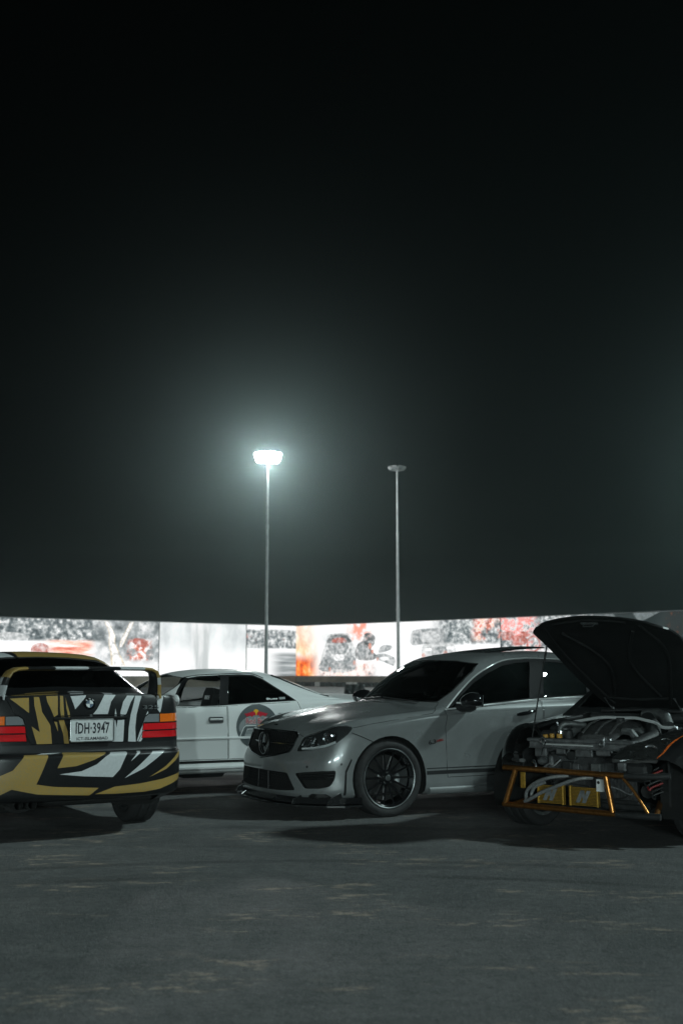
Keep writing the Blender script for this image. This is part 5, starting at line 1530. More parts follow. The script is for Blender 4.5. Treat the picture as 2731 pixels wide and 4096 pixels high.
        for po in ([(-.062,-.045),(-.03,-.045),(.012,.045),(-.02,.045)], [(-.012,-.045),(.020,-.045),(.062,.045),(.03,.045)], [(-.02,.045),(.012,.045),(.012,-.005),(-.004,-.015)]):
            MB().prism(po, 0, .0015, M).build('mark', 'hose_grey', cr)
    MB().box((1.83,-.39,.222),(1.89,.30,.236), bev=.004).build('cooler_tray', 'bay_plastic', e)
    pm = frame((1.90,.160,.405), (0,1,0), (0,0,1))
    MB().prism([(-.032,-.045),(.032,-.045),(.028,.042),(-.028,.042)], 0, .004, pm).build('mount_plate', 'white_print', e)
    MB().lathe([(0,.006),(.010,.006),(.012,.003)], 14, 'z', M=pm @ Matrix.Translation((-.014,.018,0))).build('plate_bolt', 'trim_black', e)
    MB().box((1.83,-.53,.34),(1.845,-.49,.46), bev=.003).build('hanger_bracket', 'gold_core', e)
    for pts in ([(1.93,-.448,.250),(1.945,-.36,.293),(1.945,-.283,.336),(1.935,-.106,.408),(1.92,.0,.443),(1.86,.08,.45)], [(1.92,-.44,.262),(1.90,-.45,.31),(1.91,-.42,.35),(1.92,-.348,.400),(1.91,-.235,.440),(1.85,-.12,.455)], [(1.90,-.40,.27),(1.89,-.41,.31),(1.89,-.38,.36),(1.88,-.30,.40)]):
        MB().tube(catmull(pts, 5), .0135, 10).build('braided_hose', 'hose_grey', e, True)
    # front subframe crossmember and near-side loom
    MB().box((1.55,-.42,.20),(1.66,.42,.27), bev=.02).build('crossmember', 'bay_plastic', e)
    for k in range(6):
        z = .50 - .03*k
        MB().tube(catmull([(1.74,.36+.03*k,z),(1.78,.42+.02*k,z-.03),(1.77,.50,z-.01),(1.72,.56,z+.02)], 4), .007, 6).build('loom', ['wire_red','rubber','bay_plastic'][k % 3], e, True)
    MB().box((1.64,.30,.43),(1.78,.46,.56), bev=.02).build('lamp_carrier', 'bay_plastic', e)
    MB().box((1.70,.24,.50),(1.79,.31,.575), bev=.01).build('latch_bracket', 'bay_metal', e)
    underfloor(e, -2.0, 1.5, .70, .17)
    MB().box((-.9,-.70,.28),(.5,.70,.31)).build('cabin_floor', 'cloth_dark', e)
    MB().box((.05,-.68,.72),(.50,.68,.88), bev=.05).build('dashboard', 'cloth_dark', e)
    for sg in (1, -1): seat(e, -.35, .36*sg, 'cloth_dark', .26, .98)
    for x in (1.325, -1.325):
        for sg in (1, -1):
            wheel(e, x, sg*.705, .322, .245, .235, sg, 'cast_metal', 6, 'steel', twin=True, steer=R(-7) if x > 0 else 0)
    return e
build_coupe()

# ------------------------------------------------------------------ asphalt lot
def nn(nt, t, **k):
    n = nt.nodes.new(t)
    for a, v in k.items(): setattr(n, a, v)
    return n

def asphalt():
    m = bpy.data.materials.new('asphalt'); m.use_nodes = True
    nt = m.node_tree; L = nt.links.new; b = nt.nodes['Principled BSDF']
    tc = nn(nt, 'ShaderNodeTexCoord'); P = tc.outputs['Object']
    def noise(scale, det=6, rough=.6, vec=None, dist=0):
        n = nn(nt, 'ShaderNodeTexNoise'); n.inputs['Scale'].default_value = scale; n.inputs['Detail'].default_value = det
        n.inputs['Roughness'].default_value = rough; n.inputs['Distortion'].default_value = dist
        L(vec or P, n.inputs['Vector']); return n.outputs['Fac']
    def rng(v, a, c, lo=0.0, hi=1.0, sm=True):
        r = nn(nt, 'ShaderNodeMapRange'); r.interpolation_type = 'SMOOTHSTEP' if sm else 'LINEAR'
        for i, x in zip(('From Min','From Max','To Min','To Max'), (a, c, lo, hi)): r.inputs[i].default_value = x
        L(v, r.inputs['Value']); return r.outputs[0]
    def math_(op, a, c=None):
        n = nn(nt, 'ShaderNodeMath', operation=op)
        for i, x in enumerate((a, c)):
            if x is None: continue
            if isinstance(x, (int, float)): n.inputs[i].default_value = x
            else: L(x, n.inputs[i])
        return n.outputs[0]
    def mix(f, a, c):
        n = nn(nt, 'ShaderNodeMix', data_type='RGBA')
        L(f, n.inputs['Factor'])
        for i, x in ((6, a), (7, c)):
            if isinstance(x, tuple): n.inputs[i].default_value = (*x, 1)
            else: L(x, n.inputs[i])
        return n.outputs[2]
    base = mix(rng(noise(.35, 5), .3, .7), (0.125,0.130,0.131), (0.185,0.190,0.190))
    base = mix(rng(noise(2.2, 8, .7), .35, .72), base, (0.225,0.226,0.222))
    # swept, streaky dust along one direction
    mp = nn(nt, 'ShaderNodeMapping'); mp.inputs['Rotation'].default_value = (0,0,R(-20)); mp.inputs['Scale'].default_value = (.35,1.5,1)
    L(P, mp.inputs['Vector'])
    base = mix(rng(noise(1.3, 7, .7, mp.outputs[0]), .50, .78, 0, .55), base, (0.085,0.088,0.090))
    # scuffed pale patches
    m2 = nn(nt, 'ShaderNodeMapping'); m2.inputs['Rotation'].default_value = (0,0,R(-33)); m2.inputs['Scale'].default_value = (1.0,2.2,1); m2.inputs['Location'].default_value = (3.1,1.7,0)
    L(P, m2.inputs['Vector'])
    sc = math_('MULTIPLY', rng(noise(.9, 3, .5, m2.outputs[0], .4), .535, .62), rng(noise(5, 9, .75, m2.outputs[0]), .50, .60))
    base = mix(math_('MULTIPLY', sc, .9), base, (0.60,0.48,0.38))
    # dark tyre arcs
    sx = nn(nt, 'ShaderNodeSeparateXYZ'); L(P, sx.inputs[0])
    for cx, cy, r0, w, k in ((-.1,1.71,5.33,.055,.55), (-.1,1.7,5.88,.06,.55), (-1.0,-3.0,11.2,.07,.3), (2.0,-6.0,13.4,.08,.35), (-5.5,4.4,2.9,.07,.35), (.9,-2.0,6.2,.06,.2), (-5,-90,99.3,.10,.6), (3,-90,100.5,.13,.6), (0,-90,101.8,.15,.6), (-8,-90,103.6,.2,.5)):
        d = math_('SQRT', math_('ADD', math_('POWER', math_('SUBTRACT', sx.outputs[0], cx), 2), math_('POWER', math_('SUBTRACT', sx.outputs[1], cy), 2)))
        a = math_('ABSOLUTE', math_('SUBTRACT', d, r0))
        f = rng(a, w*.4, w*1.4, k, 0)
        f = math_('MULTIPLY', f, rng(noise(.8, 4), .35, .6))
        base = mix(f, base, (.022,.023,.024))
    base = mix(rng(noise(14, 6, .8), .42, .62, 0, .6), base, (.075,.078,.08))
    base = mix(rng(noise(30, 5, .8), .52, .66, 0, .5), base, (.25,.25,.245))
    fine = noise(160, 3, .7)
    base = mix(rng(fine, .35, .70, 0, .65), base, (.04,.041,.042))
    base = mix(rng(noise(60, 2, .6), .60, .74, 0, .75), base, (.34,.33,.32))
    L(base, b.inputs['Base Color'])
    L(rng(noise(1.7, 5), .3, .7, .62, .85), b.inputs['Roughness'])
    bp = nn(nt, 'ShaderNodeBump'); bp.inputs['Strength'].default_value = 1.0; bp.inputs['Distance'].default_value = .014
    h = math_('ADD', math_('MULTIPLY', fine, .6), math_('MULTIPLY', noise(45, 4), .7))
    L(h, bp.inputs['Height']); L(bp.outputs[0], b.inputs['Normal'])
    MATS['asphalt'] = m
asphalt()
g = obj('ground', [(-160,-190,0),(160,-190,0),(160,170,0),(-160,170,0)], [(0,1,2,3)], 'asphalt')
tag(g, kind='structure')

# ------------------------------------------------------------------ glowing billboard walls meeting at a far corner
CORNER = Vector((-4.4, 110, 0))
ZB, ZT = .94, 5.78
def poster_mat(name, kind, w, strength=1.25, off=0.0):
    """printed backlit sheet; object space: x along the wall, z up"""
    m = bpy.data.materials.new(name); m.use_nodes = True
    nt = m.node_tree; nt.nodes.clear(); L = nt.links.new
    out = nn(nt, 'ShaderNodeOutputMaterial'); em = nn(nt, 'ShaderNodeEmission'); L(em.outputs[0], out.inputs[0])
    tc = nn(nt, 'ShaderNodeTexCoord'); P = tc.outputs['Object']
    sx = nn(nt, 'ShaderNodeSeparateXYZ'); L(P, sx.inputs[0])
    def noise(scale, det=4, rough=.6, sv=None):
        mp = nn(nt, 'ShaderNodeMapping'); mp.inputs['Location'].default_value = (off, off, off*.7)
        if sv: mp.inputs['Scale'].default_value = sv
        L(P, mp.inputs['Vector'])
        n = nn(nt, 'ShaderNodeTexNoise'); n.inputs['Scale'].default_value = scale; n.inputs['Detail'].default_value = det; n.inputs['Roughness'].default_value = rough
        L(mp.outputs[0], n.inputs['Vector']); return n.outputs['Fac']
    def ramp(v, *st):
        r = nn(nt, 'ShaderNodeValToRGB'); L(v, r.inputs[0])
        e = r.color_ramp.elements
        while len(e) < len(st): e.new(.5)
        for q, (p, c) in zip(e, st): q.position = p; q.color = (*c, 1)
        return r.outputs[0]
    def rng(v, a, c, lo=0.0, hi=1.0):
        r = nn(nt, 'ShaderNodeMapRange'); r.interpolation_type = 'SMOOTHSTEP'
        for i, x in zip(('From Min','From Max','To Min','To Max'), (a, c, lo, hi)): r.inputs[i].default_value = x
        L(v, r.inputs['Value']); return r.outputs[0]
    def mul(a, c):
        n = nn(nt, 'ShaderNodeMath', operation='MULTIPLY'); L(a, n.inputs[0]); L(c, n.inputs[1]); return n.outputs[0]
    def mix(f, a, c):
        n = nn(nt, 'ShaderNodeMix', data_type='RGBA'); L(f, n.inputs['Factor'])
        for i, x in ((6, a), (7, c)):
            if isinstance(x, tuple): n.inputs[i].default_value = (*x, 1)
            else: L(x, n.inputs[i])
        return n.outputs[2]
    W1 = (1.0,1.0,1.0); X, Z = sx.outputs[0], sx.outputs[2]
    crowd = ramp(noise(2.4, 5, .75), (.33, (.03,.04,.045)), (.47, (.16,.19,.2)), (.56, (.55,.58,.58)), (.66, W1))
    if kind == 'crowd_low':       # spectators above, white track below, red streaks, grey scene nearest the corner
        c = mix(rng(Z, 4.1, 3.8), crowd, W1)
        red = ramp(noise(.9, 5, .7, (.30,1,2.6)), (.40, W1), (.50, (1,.62,.48)), (.60, (.80,.16,.10)), (.72, (.35,.05,.05)))
        c = mix(mul(mul(rng(X, w*.36, w*.42), rng(X, w*.68, w*.58)), mul(rng(Z, 2.5, 3.0), rng(Z, 4.15, 3.85))), c, red)
        grey = ramp(noise(.8, 6, .7), (.34, (.08,.095,.10)), (.50, (.36,.39,.40)), (.64, (.9,.9,.9)))
        c = mix(mul(rng(X, w*.42, w*.30), rng(Z, 1.6, 3.0)), c, grey)
        red2 = ramp(noise(1.5, 5, .75), (.40, (.12,.13,.14)), (.48, (.85,.20,.10)), (.54, W1), (.70, W1))
        c = mix(mul(mul(rng(X, w*.21, w*.15), rng(X, w*.03, w*.08)), mul(rng(Z, 2.2, 2.6), rng(Z, 4.4, 3.9))), c, red2)
    elif kind == 'pale':          # washed out grandstand
        c = ramp(noise(.5, 6, .65, (1,1,.5)), (.30, (.50,.54,.55)), (.55, (.80,.83,.83)), (.7, (.95,.95,.95)))
        c = mix(rng(Z, 2.2, 4.4), W1, c)
        c = mix(mul(rng(X, w*.42, w*.46), rng(X, w*.68, w*.60)), c, ramp(noise(.7, 4, .6, (1.5,1,.25)), (.35, (.55,.58,.58)), (.6, (.95,.95,.95))))
    elif kind == 'track':         # crowd strip, white road, dark blur beside the corner
        cr = ramp(noise(2.0, 5, .75), (.36, (.04,.05,.055)), (.48, (.24,.27,.28)), (.56, (.75,.76,.76)), (.66, W1))
        c = mix(mul(rng(Z, 3.5, 3.7), rng(Z, 5.5, 5.2)), W1, cr)
        c = mix(mul(rng(noise(.8, 4), .58, .66), rng(Z, 3.8, 4.0)), c, (.9,.25,.18))
        blur = ramp(noise(.8, 5, .6, (.10,1,2.2)), (.36, (.05,.055,.06)), (.52, (.34,.37,.38)), (.66, (.95,.95,.95)))
        c = mix(mul(rng(Z, 3.4, 2.9), rng(X, w*.62, w*.25)), c, blur)
    elif kind == 'fire':
        c = ramp(noise(.6, 5, .6), (.34, (.80,.81,.81)), (.50, W1))
        fl = ramp(noise(1.0, 7, .65, (1,1,.7)), (.38, (.35,.03,.01)), (.50, (.9,.13,.015)), (.58, (.95,.36,.06)), (.68, (1,.85,.6)))
        fade = ramp(noise(.8, 6, .65, (1,1,.7)), (.40, (.95,.36,.08)), (.52, (1,.72,.40)), (.62, (1,.93,.82)), (.72, W1))
        c = mix(mul(rng(X, w*.30, w*.05), rng(Z, 5.6, 2.4, .5, 1)), c, fade)
        c = mix(mul(rng(X, w*.27, w*.10), rng(Z, 3.3, 2.2)), c, fl)
        c = mix(mul(mul(rng(X, w*.48, w*.58), rng(X, w*.78, w*.68)), mul(rng(Z, 3.9, 4.7), rng(noise(.9, 5), .40, .56))), c, (.95,.36,.26))
        sp = ramp(noise(1.5, 6, .75), (.36, (.20,.21,.22)), (.46, (.85,.62,.56)), (.54, W1), (.62, (1,.72,.6)), (.70, W1))
        c = mix(mul(mul(rng(X, w*.20, w*.30), rng(X, w*.82, w*.70)), rng(Z, 2.7, 1.6)), c, sp)
    elif kind == 'white':
        c = ramp(noise(.5, 4, .6), (.3, (.86,.87,.87)), (.5, W1))
        c = mix(mul(rng(X, w*.28, w*.50), rng(Z, 3.5, 3.9)), c, crowd)
        c = mix(mul(mul(rng(X, w*.70, w*.80), rng(Z, 3.7, 4.2)), rng(noise(.7, 3), .42, .56)), c, ramp(noise(2.2, 6, .75), (.36, (.10,.10,.11)), (.46, (.9,.22,.12)), (.54, W1), (.62, (.95,.45,.25)), (.72, W1)))
    elif kind == 'red_crowd':
        red = ramp(noise(1.6, 6, .75), (.34, (.05,.055,.06)), (.43, (.22,.25,.26)), (.49, W1), (.56, (.90,.14,.10)), (.66, W1))
        c = mix(mul(rng(X, w*.5, w*.30), rng(noise(.45, 3), .36, .52)), crowd, red)
        c = mix(rng(Z, 3.3, 2.8), c, W1)
    else:                         # chequered, dim
        dk = ramp(noise(.6, 4), (.3, (.016,.021,.022)), (.7, (.030,.037,.038)))
        sp = ramp(noise(1.6, 7, .8, (1.4,1,.45)), (.58, (.022,.026,.027)), (.64, (.55,.16,.04)), (.70, (.75,.45,.2)))
        c = mix(rng(X, w*.44, w*.49), dk, sp)
    L(c, em.inputs['Color']); em.inputs['Strength'].default_value = strength
    m.cycles.emission_sampling = 'NONE'
    MATS[name] = m
    return m

def flat_mat(name, col, st=1.0, hi=None, drop=.5):
    m = bpy.data.materials.new(name); m.use_nodes = True
    nt = m.node_tree; nt.nodes.clear(); L = nt.links.new
    out = nn(nt, 'ShaderNodeOutputMaterial'); em = nn(nt, 'ShaderNodeEmission'); L(em.outputs[0], out.inputs[0])
    tc = nn(nt, 'ShaderNodeTexCoord'); n = nn(nt, 'ShaderNodeTexNoise'); n.inputs['Scale'].default_value = 3; n.inputs['Detail'].default_value = 5
    L(tc.outputs['Object'], n.inputs['Vector'])
    n.inputs['Roughness'].default_value = .7
    r = nn(nt, 'ShaderNodeValToRGB'); L(n.outputs['Fac'], r.inputs[0])
    e_ = r.color_ramp.elements; e_.new(.5)
    for q, (ps, cc) in zip(e_, ((.36, tuple(c*.5 for c in col)), (.52, col), (.68, hi or tuple(min(1, c*1.6) for c in col)))): q.position = ps; q.color = (*cc, 1)
    L(r.outputs[0], em.inputs['Color']); em.inputs['Strength'].default_value = st
    n3 = nn(nt, 'ShaderNodeTexNoise'); n3.inputs['Scale'].default_value = 1.9; n3.inputs['Detail'].default_value = 7; n3.inputs['Roughness'].default_value = .7
    L(tc.outputs['Object'], n3.inputs['Vector'])
    mr = nn(nt, 'ShaderNodeMapRange'); mr.inputs['From Min'].default_value = .46; mr.inputs['From Max'].default_value = .56; mr.inputs['To Max'].default_value = drop
    L(n3.outputs['Fac'], mr.inputs[0])
    tr = nn(nt, 'ShaderNodeBsdfTransparent'); mx = nn(nt, 'ShaderNodeMixShader')
    L(mr.outputs[0], mx.inputs[0]); L(em.outputs[0], mx.inputs[1]); L(tr.outputs[0], mx.inputs[2]); L(mx.outputs[0], out.inputs[0])
    m.cycles.emission_sampling = 'NONE'
    MATS[name] = m
flat_mat('print_dark', (.13,.145,.15), 1.0, (.62,.60,.60)); flat_mat('print_grey', (.34,.37,.38), 1.0, (.95,.93,.92)); flat_mat('print_white', (1.0,1.0,1.0), 1.3, drop=.3)
flat_mat('print_pale', (.70,.72,.72), 1.05, (1,1,1)); flat_mat('print_rust', (.62,.17,.13), 1.0, (.95,.70,.66))
flat_mat('print_red', (.90,.30,.20), 1.0, (1,.8,.7)); flat_mat('print_cream', (1.0,.85,.62), 1.1, drop=.4)
flat_mat('print_check', (.20,.235,.24), 1.0, (.27,.30,.31), drop=0)
pmat('plinth', (.20,.165,.13), .85, noise=(.8, .5), bump=(20, .3))
pmat('frame_metal', (.12,.125,.13), .5, .6)

def wall(name, label, d, panels):
    t = Vector(d).normalized()
    root = empty(name, CORNER, math.atan2(t.y, t.x))
    tag(root, label, 'billboard', 'glowing billboard walls')
    flip = -1 if t.x < 0 else 1          # which side of the local x axis faces the lot
    n = Vector((0, flip, 0)) * -1
    s1 = panels[-1][1]
    MB().box((.0, -.30, 0), (s1, .30, .55)).build('plinth', 'plinth', root)
    MB().box((.0, -.16, .55), (s1, .16, ZB-.02)).build('lower_band', 'plinth', root)
    for z in (ZB - .02, ZT): MB().box((0, -.10, z), (s1, .10, z + .07)).build('frame_rail', 'frame_metal', root)
    P = []
    for k, (a, b, kind, st) in enumerate(panels):
        y = n.y*.09
        w = b - a
        v = [(0, 0, ZB + .05), (w, 0, ZB + .05), (w, 0, ZT), (0, 0, ZT)]
        o = obj('poster', v, [(0,1,2,3)] if n.y < 0 else [(3,2,1,0)], poster_mat(name + '_sheet_%d' % k, kind, w, st, 3.7*k + (11 if flip > 0 else 0)), root)
        o.location = (a, y, 0)
        MB().box((a - .04, y*1.02 - .02, ZB), (a + .04, y*1.02 + .02, ZT)).build('joint', 'frame_metal', root)
        P.append(o)
    MB().box((0, -.05*n.y - .02, ZB + .05), (s1, -.05*n.y + .02, ZT)).build('backing', 'frame_metal', root)
    return root, P, n
def sheet(po, poly, mat, nm, lift=.03, sgn=-1, curve=False):
    """printed shape, a thin film on a poster (x along the wall, z up)"""
    q = catmull(poly, 3, True) if curve else poly
    b = MB()
    b.add([(x, sgn*lift, z) for x, z in q], [tuple(range(len(q)))])
    return b.build(nm, mat, po)

# left wall runs from the corner to the left, right wall to the right
lw, LP, ln = wall('billboard', 'pale glowing billboard wall left of the far corner, with crowd prints', (-23.7, -17.3, 0), [(0, 5.7, 'track', 1.15), (5.7, 14.8, 'pale', 1.2), (14.8, 31.0, 'crowd_low', 1.2), (31.0, 52.0, 'pale', 1.3)])
rw, RP, rn = wall('billboard', 'glowing billboard wall right of the far corner, with flame and car prints', (29.6, -27.0, 0), [(0, 13.0, 'fire', 1.2), (13.0, 23.9, 'white', 1.2), (23.9, 32.6, 'red_crowd', 1.15), (32.6, 46.0, 'chequer', 1.25), (46.0, 70.0, 'pale', 1.2)])

sg = rn.y
F_ = RP[0]
def pr(po, pts, mt, nm, lf, cv=True): return sheet(po, pts, mt, nm, lf, sg, cv)
# off-road racer head-on, with a second one broken up by dust
pr(F_, [(4.0,4.0),(4.4,4.85),(5.6,5.0),(6.9,4.9),(7.5,4.0),(7.9,2.8),(7.4,1.5),(5.6,1.3),(3.7,1.5),(3.4,2.6)], 'print_pale', 'printed_truck', .02)
pr(F_, [(4.2,3.5),(4.8,2.9),(6.6,2.9),(7.2,3.6),(7.3,2.4),(6.8,1.7),(4.4,1.7),(3.9,2.4)], 'print_grey', 'printed_truck', .025)
pr(F_, [(4.3,4.05),(4.55,4.65),(4.9,4.85),(6.5,4.85),(6.9,4.6),(7.15,4.05)], 'print_dark', 'printed_windscreen', .03)
pr(F_, [(4.95,4.1),(5.1,4.5),(6.4,4.5),(6.6,4.1)], 'print_rust', 'printed_glow', .04)
pr(F_, [(4.35,3.85),(4.7,3.2),(5.2,2.95),(6.2,2.95),(6.7,3.25),(6.95,3.9),(5.6,4.0)], 'print_grey', 'printed_grille', .03)
pr(F_, [(5.2,2.95),(5.2,2.45),(6.3,2.45),(6.3,2.95)], 'print_white', 'printed_bumper', .04)
for x0 in (3.7, 6.5): pr(F_, [(x0,2.7),(x0-.35,2.0),(x0-.1,1.5),(x0+1.1,1.5),(x0+1.4,2.1),(x0+1.1,2.8)], 'print_grey', 'printed_wheel', .05)
pr(F_, [(3.4,2.2),(3.1,1.7),(3.9,1.4),(4.2,2.0)], 'print_grey', 'printed_dust', .045)
pr(F_, [(7.9,2.6),(7.8,3.4),(8.2,4.0),(8.7,4.2),(8.9,4.8),(9.6,4.9),(10.2,4.5),(10.1,3.9),(9.7,3.4),(10.3,2.9),(10.1,2.5),(9.0,2.4)], 'print_dark', 'printed_racer', .03)
pr(F_, [(8.2,2.9),(8.3,3.6),(8.9,3.8),(9.2,3.1),(8.8,2.6)], 'print_grey', 'printed_racer', .045)
pr(F_, [(10.6,3.1),(11.0,3.7),(11.9,3.75),(12.3,3.5),(11.6,3.2)], 'print_grey', 'printed_racer', .04)
pr(F_, [(10.3,2.9),(11.3,3.0),(12.5,2.6),(12.4,1.9),(11.4,2.2),(10.4,2.5)], 'print_grey', 'printed_racer', .035)
pr(F_, [(10.8,2.65),(11.6,2.7),(11.9,2.4),(11.0,2.4)], 'print_white', 'printed_lamp', .05)
for x, z, r in ((9.6,3.7,.20),(9.9,3.2,.15),(7.7,2.2,.16),(8.9,1.9,.16),(4.6,1.6,.16),(10.5,2.5,.14)):
    pr(F_, circle(x, z, r, 10, r*1.4), 'print_red', 'printed_spark', .06, False)
G_ = RP[1]
pr(G_, [(1.5,3.7),(1.35,4.5),(1.9,5.05),(4.6,5.1),(5.1,4.7),(5.3,3.9),(3.2,3.8)], 'print_grey', 'printed_cabin', .03)
pr(G_, [(2.6,4.0),(2.7,4.8),(4.2,4.85),(4.6,4.0)], 'print_pale', 'printed_windscreen', .04)
pr(G_, [(2.8,3.7),(2.6,3.0),(2.9,2.2),(5.9,2.2),(6.3,3.0),(6.0,3.7),(4.4,3.9)], 'print_pale', 'printed_bonnet', .035)
pr(G_, [(3.9,3.5),(3.7,2.9),(3.9,2.5),(5.1,2.5),(5.4,2.9),(5.2,3.5)], 'print_grey', 'printed_grille', .05)
for a in ((2.9,3.3),(5.3,3.4)): pr(G_, [(a[0],a[1]-.12),(a[0],a[1]+.1),(a[0]+.8,a[1]+.1),(a[0]+.8,a[1]-.12)], 'print_white', 'printed_lamp', .06, False)
for x, z, r in ((2.8,2.8,.22),(5.2,2.95,.22),(2.85,2.4,.16)): pr(G_, circle(x, z, r, 10), 'print_red', 'printed_glow', .065, False)
H_ = RP[2]
for x, z, r in ((.6,4.3,.55),(1.7,3.9,.6),(2.3,4.4,.35)):
    pr(H_, [(x + r*1.2*math.cos(a)*(1 + .35*math.sin(3*a + x)), z + r*.9*math.sin(a)*(1 + .3*math.cos(2*a))) for a in np.linspace(0, 2*math.pi, 17)[:-1]], 'print_rust', 'printed_rider', .04)
b = MB(); b.tube([(3.2 + .6*math.cos(a), sg*.05, 3.6 + .6*math.sin(a)) for a in np.linspace(0, 2*math.pi, 21)], .07, 6); b.build('printed_wheel', 'print_rust', H_)
K_ = RP[3]
for po in ([(.02,5.76),(1.75,5.76),(2.05,5.35),(.02,5.5)], [(3.4,5.76),(5.6,5.76),(4.4,5.25),(3.9,5.02)], [(3.3,4.9),(4.0,4.98),(4.5,4.75),(3.5,4.2)], [(.3,4.3),(1.8,4.2),(1.4,3.2),(.2,3.3)], [(4.6,4.3),(5.6,4.1),(5.0,3.3)]):
    pr(K_, po, 'print_check', 'printed_check', .03, False)
sg = ln.y
L2 = LP[2]
# two white smoke trails on the left wall (x counts away from the corner)
for pts, wd in (([(5.15,5.74),(4.8,5.1),(4.55,4.5),(4.55,3.8),(4.25,3.0),(3.9,1.9)], [.16,.22,.28,.32,.42,.7]), ([(2.7,5.74),(2.95,5.2),(3.3,4.5),(3.6,3.9),(3.7,3.5)], [.18,.20,.22,.22,.14])):
    c = catmull(pts, 5); n = len(c)
    w = np.interp(np.linspace(0, 1, n), np.linspace(0, 1, len(wd)), wd)
    for k, (mt, ex, lf) in enumerate((('print_cream', 1.0, .03), ('print_white', .72, .045))):
        poly = [(x - w[i]*ex, z) for i, (x, z) in enumerate(c)] + [(x + w[i]*ex, z) for i, (x, z) in reversed(list(enumerate(c)))]
        b = MB()
        b.add([(x, sg*lf, min(z, ZT - .01)) for x, z in poly], [(i, i + 1, 2*n - 2 - i, 2*n - 1 - i) for i in range(n - 1)])
        b.build('printed_smoke', mt, L2)
for po, mt in (([(1.0,3.6),(1.5,4.2),(2.4,4.3),(2.6,3.9),(1.7,3.5)], 'print_rust'), ([(.7,2.4),(.5,2.9),(.8,3.3),(1.2,3.2),(1.3,2.6)], 'print_grey'), ([(2.0,3.0),(2.5,3.4),(3.0,3.2),(2.7,2.7)], 'print_grey')):
    pr(L2, po, mt, 'printed_bike', .06)
pr(L2, [(10.4,2.9),(10.3,3.5),(11.0,3.75),(11.7,3.5),(11.7,2.9)], 'print_rust', 'printed_wheel', .05)
pr(L2, [(12.0,4.2),(13.2,4.6),(15.4,4.4),(16.0,4.1),(13.6,3.95)], 'print_pale', 'printed_car', .05)

# ------------------------------------------------------------------ tyre stacks along the wall and one loose bale
pmat('tyre_white', (.55,.55,.53), .8, noise=(3, .4))
def stack_mesh(mat):
    b = MB()
    for k in range(2):
        z = .21*k
        b.lathe([(.16,z+.03),(.18,z),(.28,z),(.31,z+.04),(.31,z+.17),(.28,z+.21),(.18,z+.21),(.16,z+.18)], 16, 'z')
    return b
sm = {}
def tyre_stack(p, mat, label, group):
    if mat not in sm:
        o = stack_mesh(mat).build('tyre_stack', mat, None, True); sm[mat] = o.data
    else:
        o = link(bpy.data.objects.new('tyre_stack', sm[mat]))
    o.location = p
    tag(o, label, 'tyres', group)
for dvec, s0, s1 in ((Vector((-23.7,-17.3,0)).normalized(), .6, 8.0), (Vector((29.6,-27.0,0)).normalized(), .4, 20.0)):
    nn_ = Vector((-dvec.y, dvec.x, 0)); nn_ = nn_ if nn_.y < 0 else -nn_
    k = 0; s = s0
    while s < s1:
        white = k in (5, 11, 12) and dvec.x > 0
        tyre_stack(CORNER + dvec*s + nn_*.8, 'tyre_white' if white else 'rubber',
                   'small white painted tyre stack at the foot of the far billboard' if white else 'small black tyre stack at the foot of the far billboard',
                   'white tyre stacks by the billboard' if white else 'black tyre stacks by the billboard')
        s += .66; k += 1
bale = empty('tyre_bale', (.75, 66.5, 0), R(8))
tag(bale, 'low bale of black tyres standing alone on the lot beyond the cars', 'tyres')
bt = MB().lathe([(.11,.02),(.13,0),(.17,0),(.19,.03),(.19,.17),(.17,.20),(.13,.20),(.11,.18)], 20, 'z').build('tyre', 'rubber', bale, True)
first = True
for k in range(3):
    for i in range(3):
        for j in range(2):
            o = bt if first else link(bpy.data.objects.new('tyre', bt.data), bale)
            first = False
            o.location = (-.39 + .39*i + .02*math.sin(7*k + i), -.2 + .39*j, .2*k)

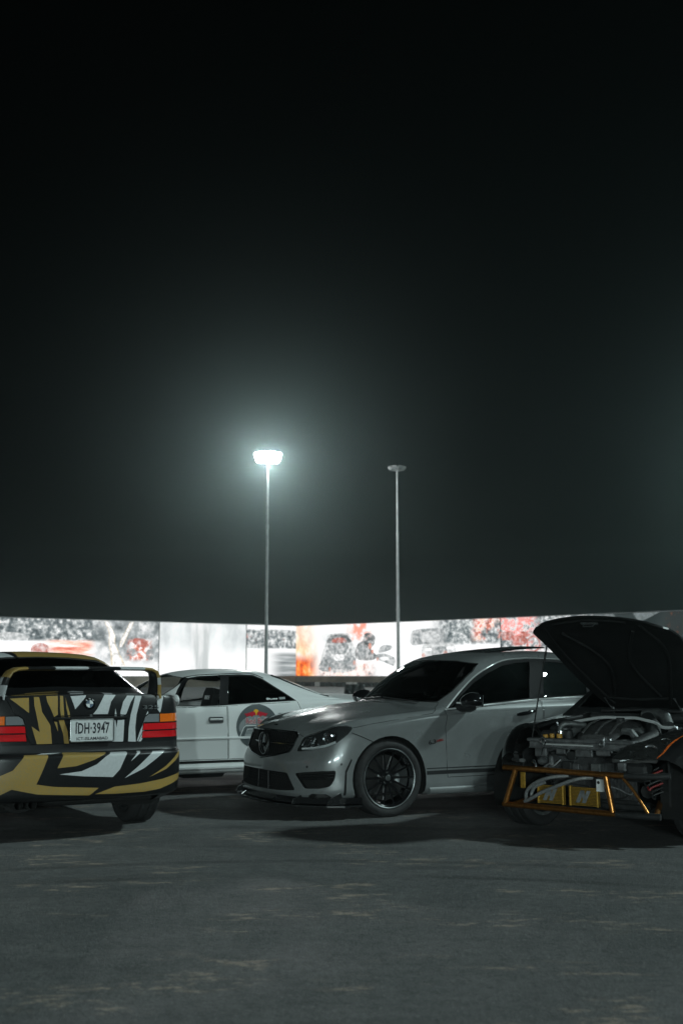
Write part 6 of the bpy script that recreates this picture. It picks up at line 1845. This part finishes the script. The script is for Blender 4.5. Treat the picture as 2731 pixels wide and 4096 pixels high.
# ------------------------------------------------------------------ floodlight masts
pmat('galvanised', (.42,.43,.43), .5, .4, noise=(2.5, .35))
pmat('lamp_glass_off', (.20,.21,.21), .3)
pmat('lamp_lit', (1,1,1), .5, emit=(.96,1.0,.99), estr=300)
def mast(x, y, h, label, lit, power=0.0, rad=.5, group='floodlight masts', rz=0.0, tint=(.80,1.0,.985), aim=None):
    e = empty('floodlight_mast', (x, y, 0), rz)
    tag(e, label, 'light mast', group)
    z = [0, h*.36, h*.70, h]
    r = [(.125,.105),(.098,.080),(.074,.058)]
    for k in range(3):
        MB().lathe([(r[k][0], z[k]), (r[k][1], z[k+1])], 16, 'z').build('pole_section', 'galvanised', e, True)
        if k: MB().lathe([(r[k][0]+.004, z[k]-.12),(r[k][0]+.03, z[k]-.10),(r[k][0]+.03, z[k]+.06),(r[k][0], z[k]+.08)], 16, 'z').build('collar', 'galvanised', e, True)
    MB().box((-.3,-.3,0),(.3,.3,.03)).build('base_plate', 'galvanised', e)
    MB().lathe([(0,h+.06),(.10,h+.05),(.13,h-.02),(.06,h-.15)], 14, 'z').build('pole_head', 'galvanised', e, True)
    R_ = .52 if not lit else .74
    fw, fh = (.17, .13) if not lit else (.26, .27)  # lit head enlarged to imitate the bloom around the lamp
    MB().tube([(R_*math.cos(a), R_*math.sin(a), h) for a in np.linspace(0, 2*math.pi, 29)], .035, 8).build('ring', 'galvanised', e, True)
    for k in range(4):
        a = math.pi*k/2
        MB().tube([(.1*math.cos(a), .1*math.sin(a), h), (R_*math.cos(a), R_*math.sin(a), h)], .025, 6).build('ring_arm', 'galvanised', e)
    for k in range(8):
        a = 2*math.pi*(k + .5)/8
        M = Matrix.Translation((R_*math.cos(a), R_*math.sin(a), h - .02)) @ Matrix.Rotation(a, 4, 'Z') @ Matrix.Rotation(R(16 if lit else 38), 4, 'Y')
        f = MB().box((-.06,-fw,-fh),(.06,fw,fh), M=M, bev=.02).build('floodlight', 'galvanised', e)
        MB().box((.061,.015-fw,.015-fh),(.066,fw-.015,fh-.015), M=M).build('lamp_glass', 'lamp_lit' if lit else 'lamp_glass_off', f)
    if lit:
        d = bpy.data.lights.new('mast_lamp', 'SPOT' if aim else 'POINT')
        d.energy = power; d.shadow_soft_size = rad; d.color = tint
        o = bpy.data.objects.new('mast_lamp', d)
        o.location = (0, 0, h - .32)
        link(o, e)
        if aim:                  # narrow spots trained on the parked cars
            d.spot_size = R(14); d.spot_blend = .6
            o.rotation_euler = (Vector((aim[0] - x, aim[1] - y, aim[2] - o.location.z))).to_track_quat('-Z', 'Y').to_euler()
    return e
mast(-4.98, 75, 15.75, 'lit floodlight mast with a blazing lamp head, left of centre', True, 6500, .5, tint=(.95,1.0,.99))
mast(3.93, 78.5, 15.65, 'unlit floodlight mast with an empty looking ring head, right of centre', False)
# unseen masts: right edge, far left; those behind the camera are added fill
mast(33, 74, 15.75, 'lit floodlight mast beyond the right edge of the picture', True, 9500, .5)
mast(9, -150, 15.75, 'added fill light mast far behind the camera, just right of it', True, 195000, 1.0, aim=(0,9,.5))
mast(28, -148, 15.75, 'added fill light mast far behind the camera, well to its right', True, 105000, 1.0, aim=(0,9,.5))
mast(-10, -150, 15.75, 'added fill light mast far behind the camera, just left of it', True, 165000, 1.0, aim=(0,9,.5))
mast(-42, -142, 15.75, 'added fill light mast far behind the camera, well to its left', True, 55000, 1.0, aim=(0,9,.5))
mast(-75, 12, 15.75, 'lit floodlight mast far off to the left', True, 20000, .8, aim=(0,10,.5))

# ------------------------------------------------------------------ night haze over the whole lot
hz = MB().box((-140,-175,-1),(140,150,17.6)).build('haze', 'seam')
hm = bpy.data.materials.new('haze'); hm.use_nodes = True
hm.node_tree.nodes.clear()
_o = hm.node_tree.nodes.new('ShaderNodeOutputMaterial'); _v = hm.node_tree.nodes.new('ShaderNodeVolumePrincipled')
_v.inputs['Color'].default_value = (.74,1.0,.985,1); _v.inputs['Density'].default_value = 0.0010; _v.inputs['Anisotropy'].default_value = 0.88
hm.node_tree.links.new(_v.outputs[0], _o.inputs['Volume'])
hm.cycles.volume_sampling = 'EQUIANGULAR'
hz.data.materials.clear(); hz.data.materials.append(hm)
tag(hz, 'thin pale night haze lit by the floodlights', kind='stuff')
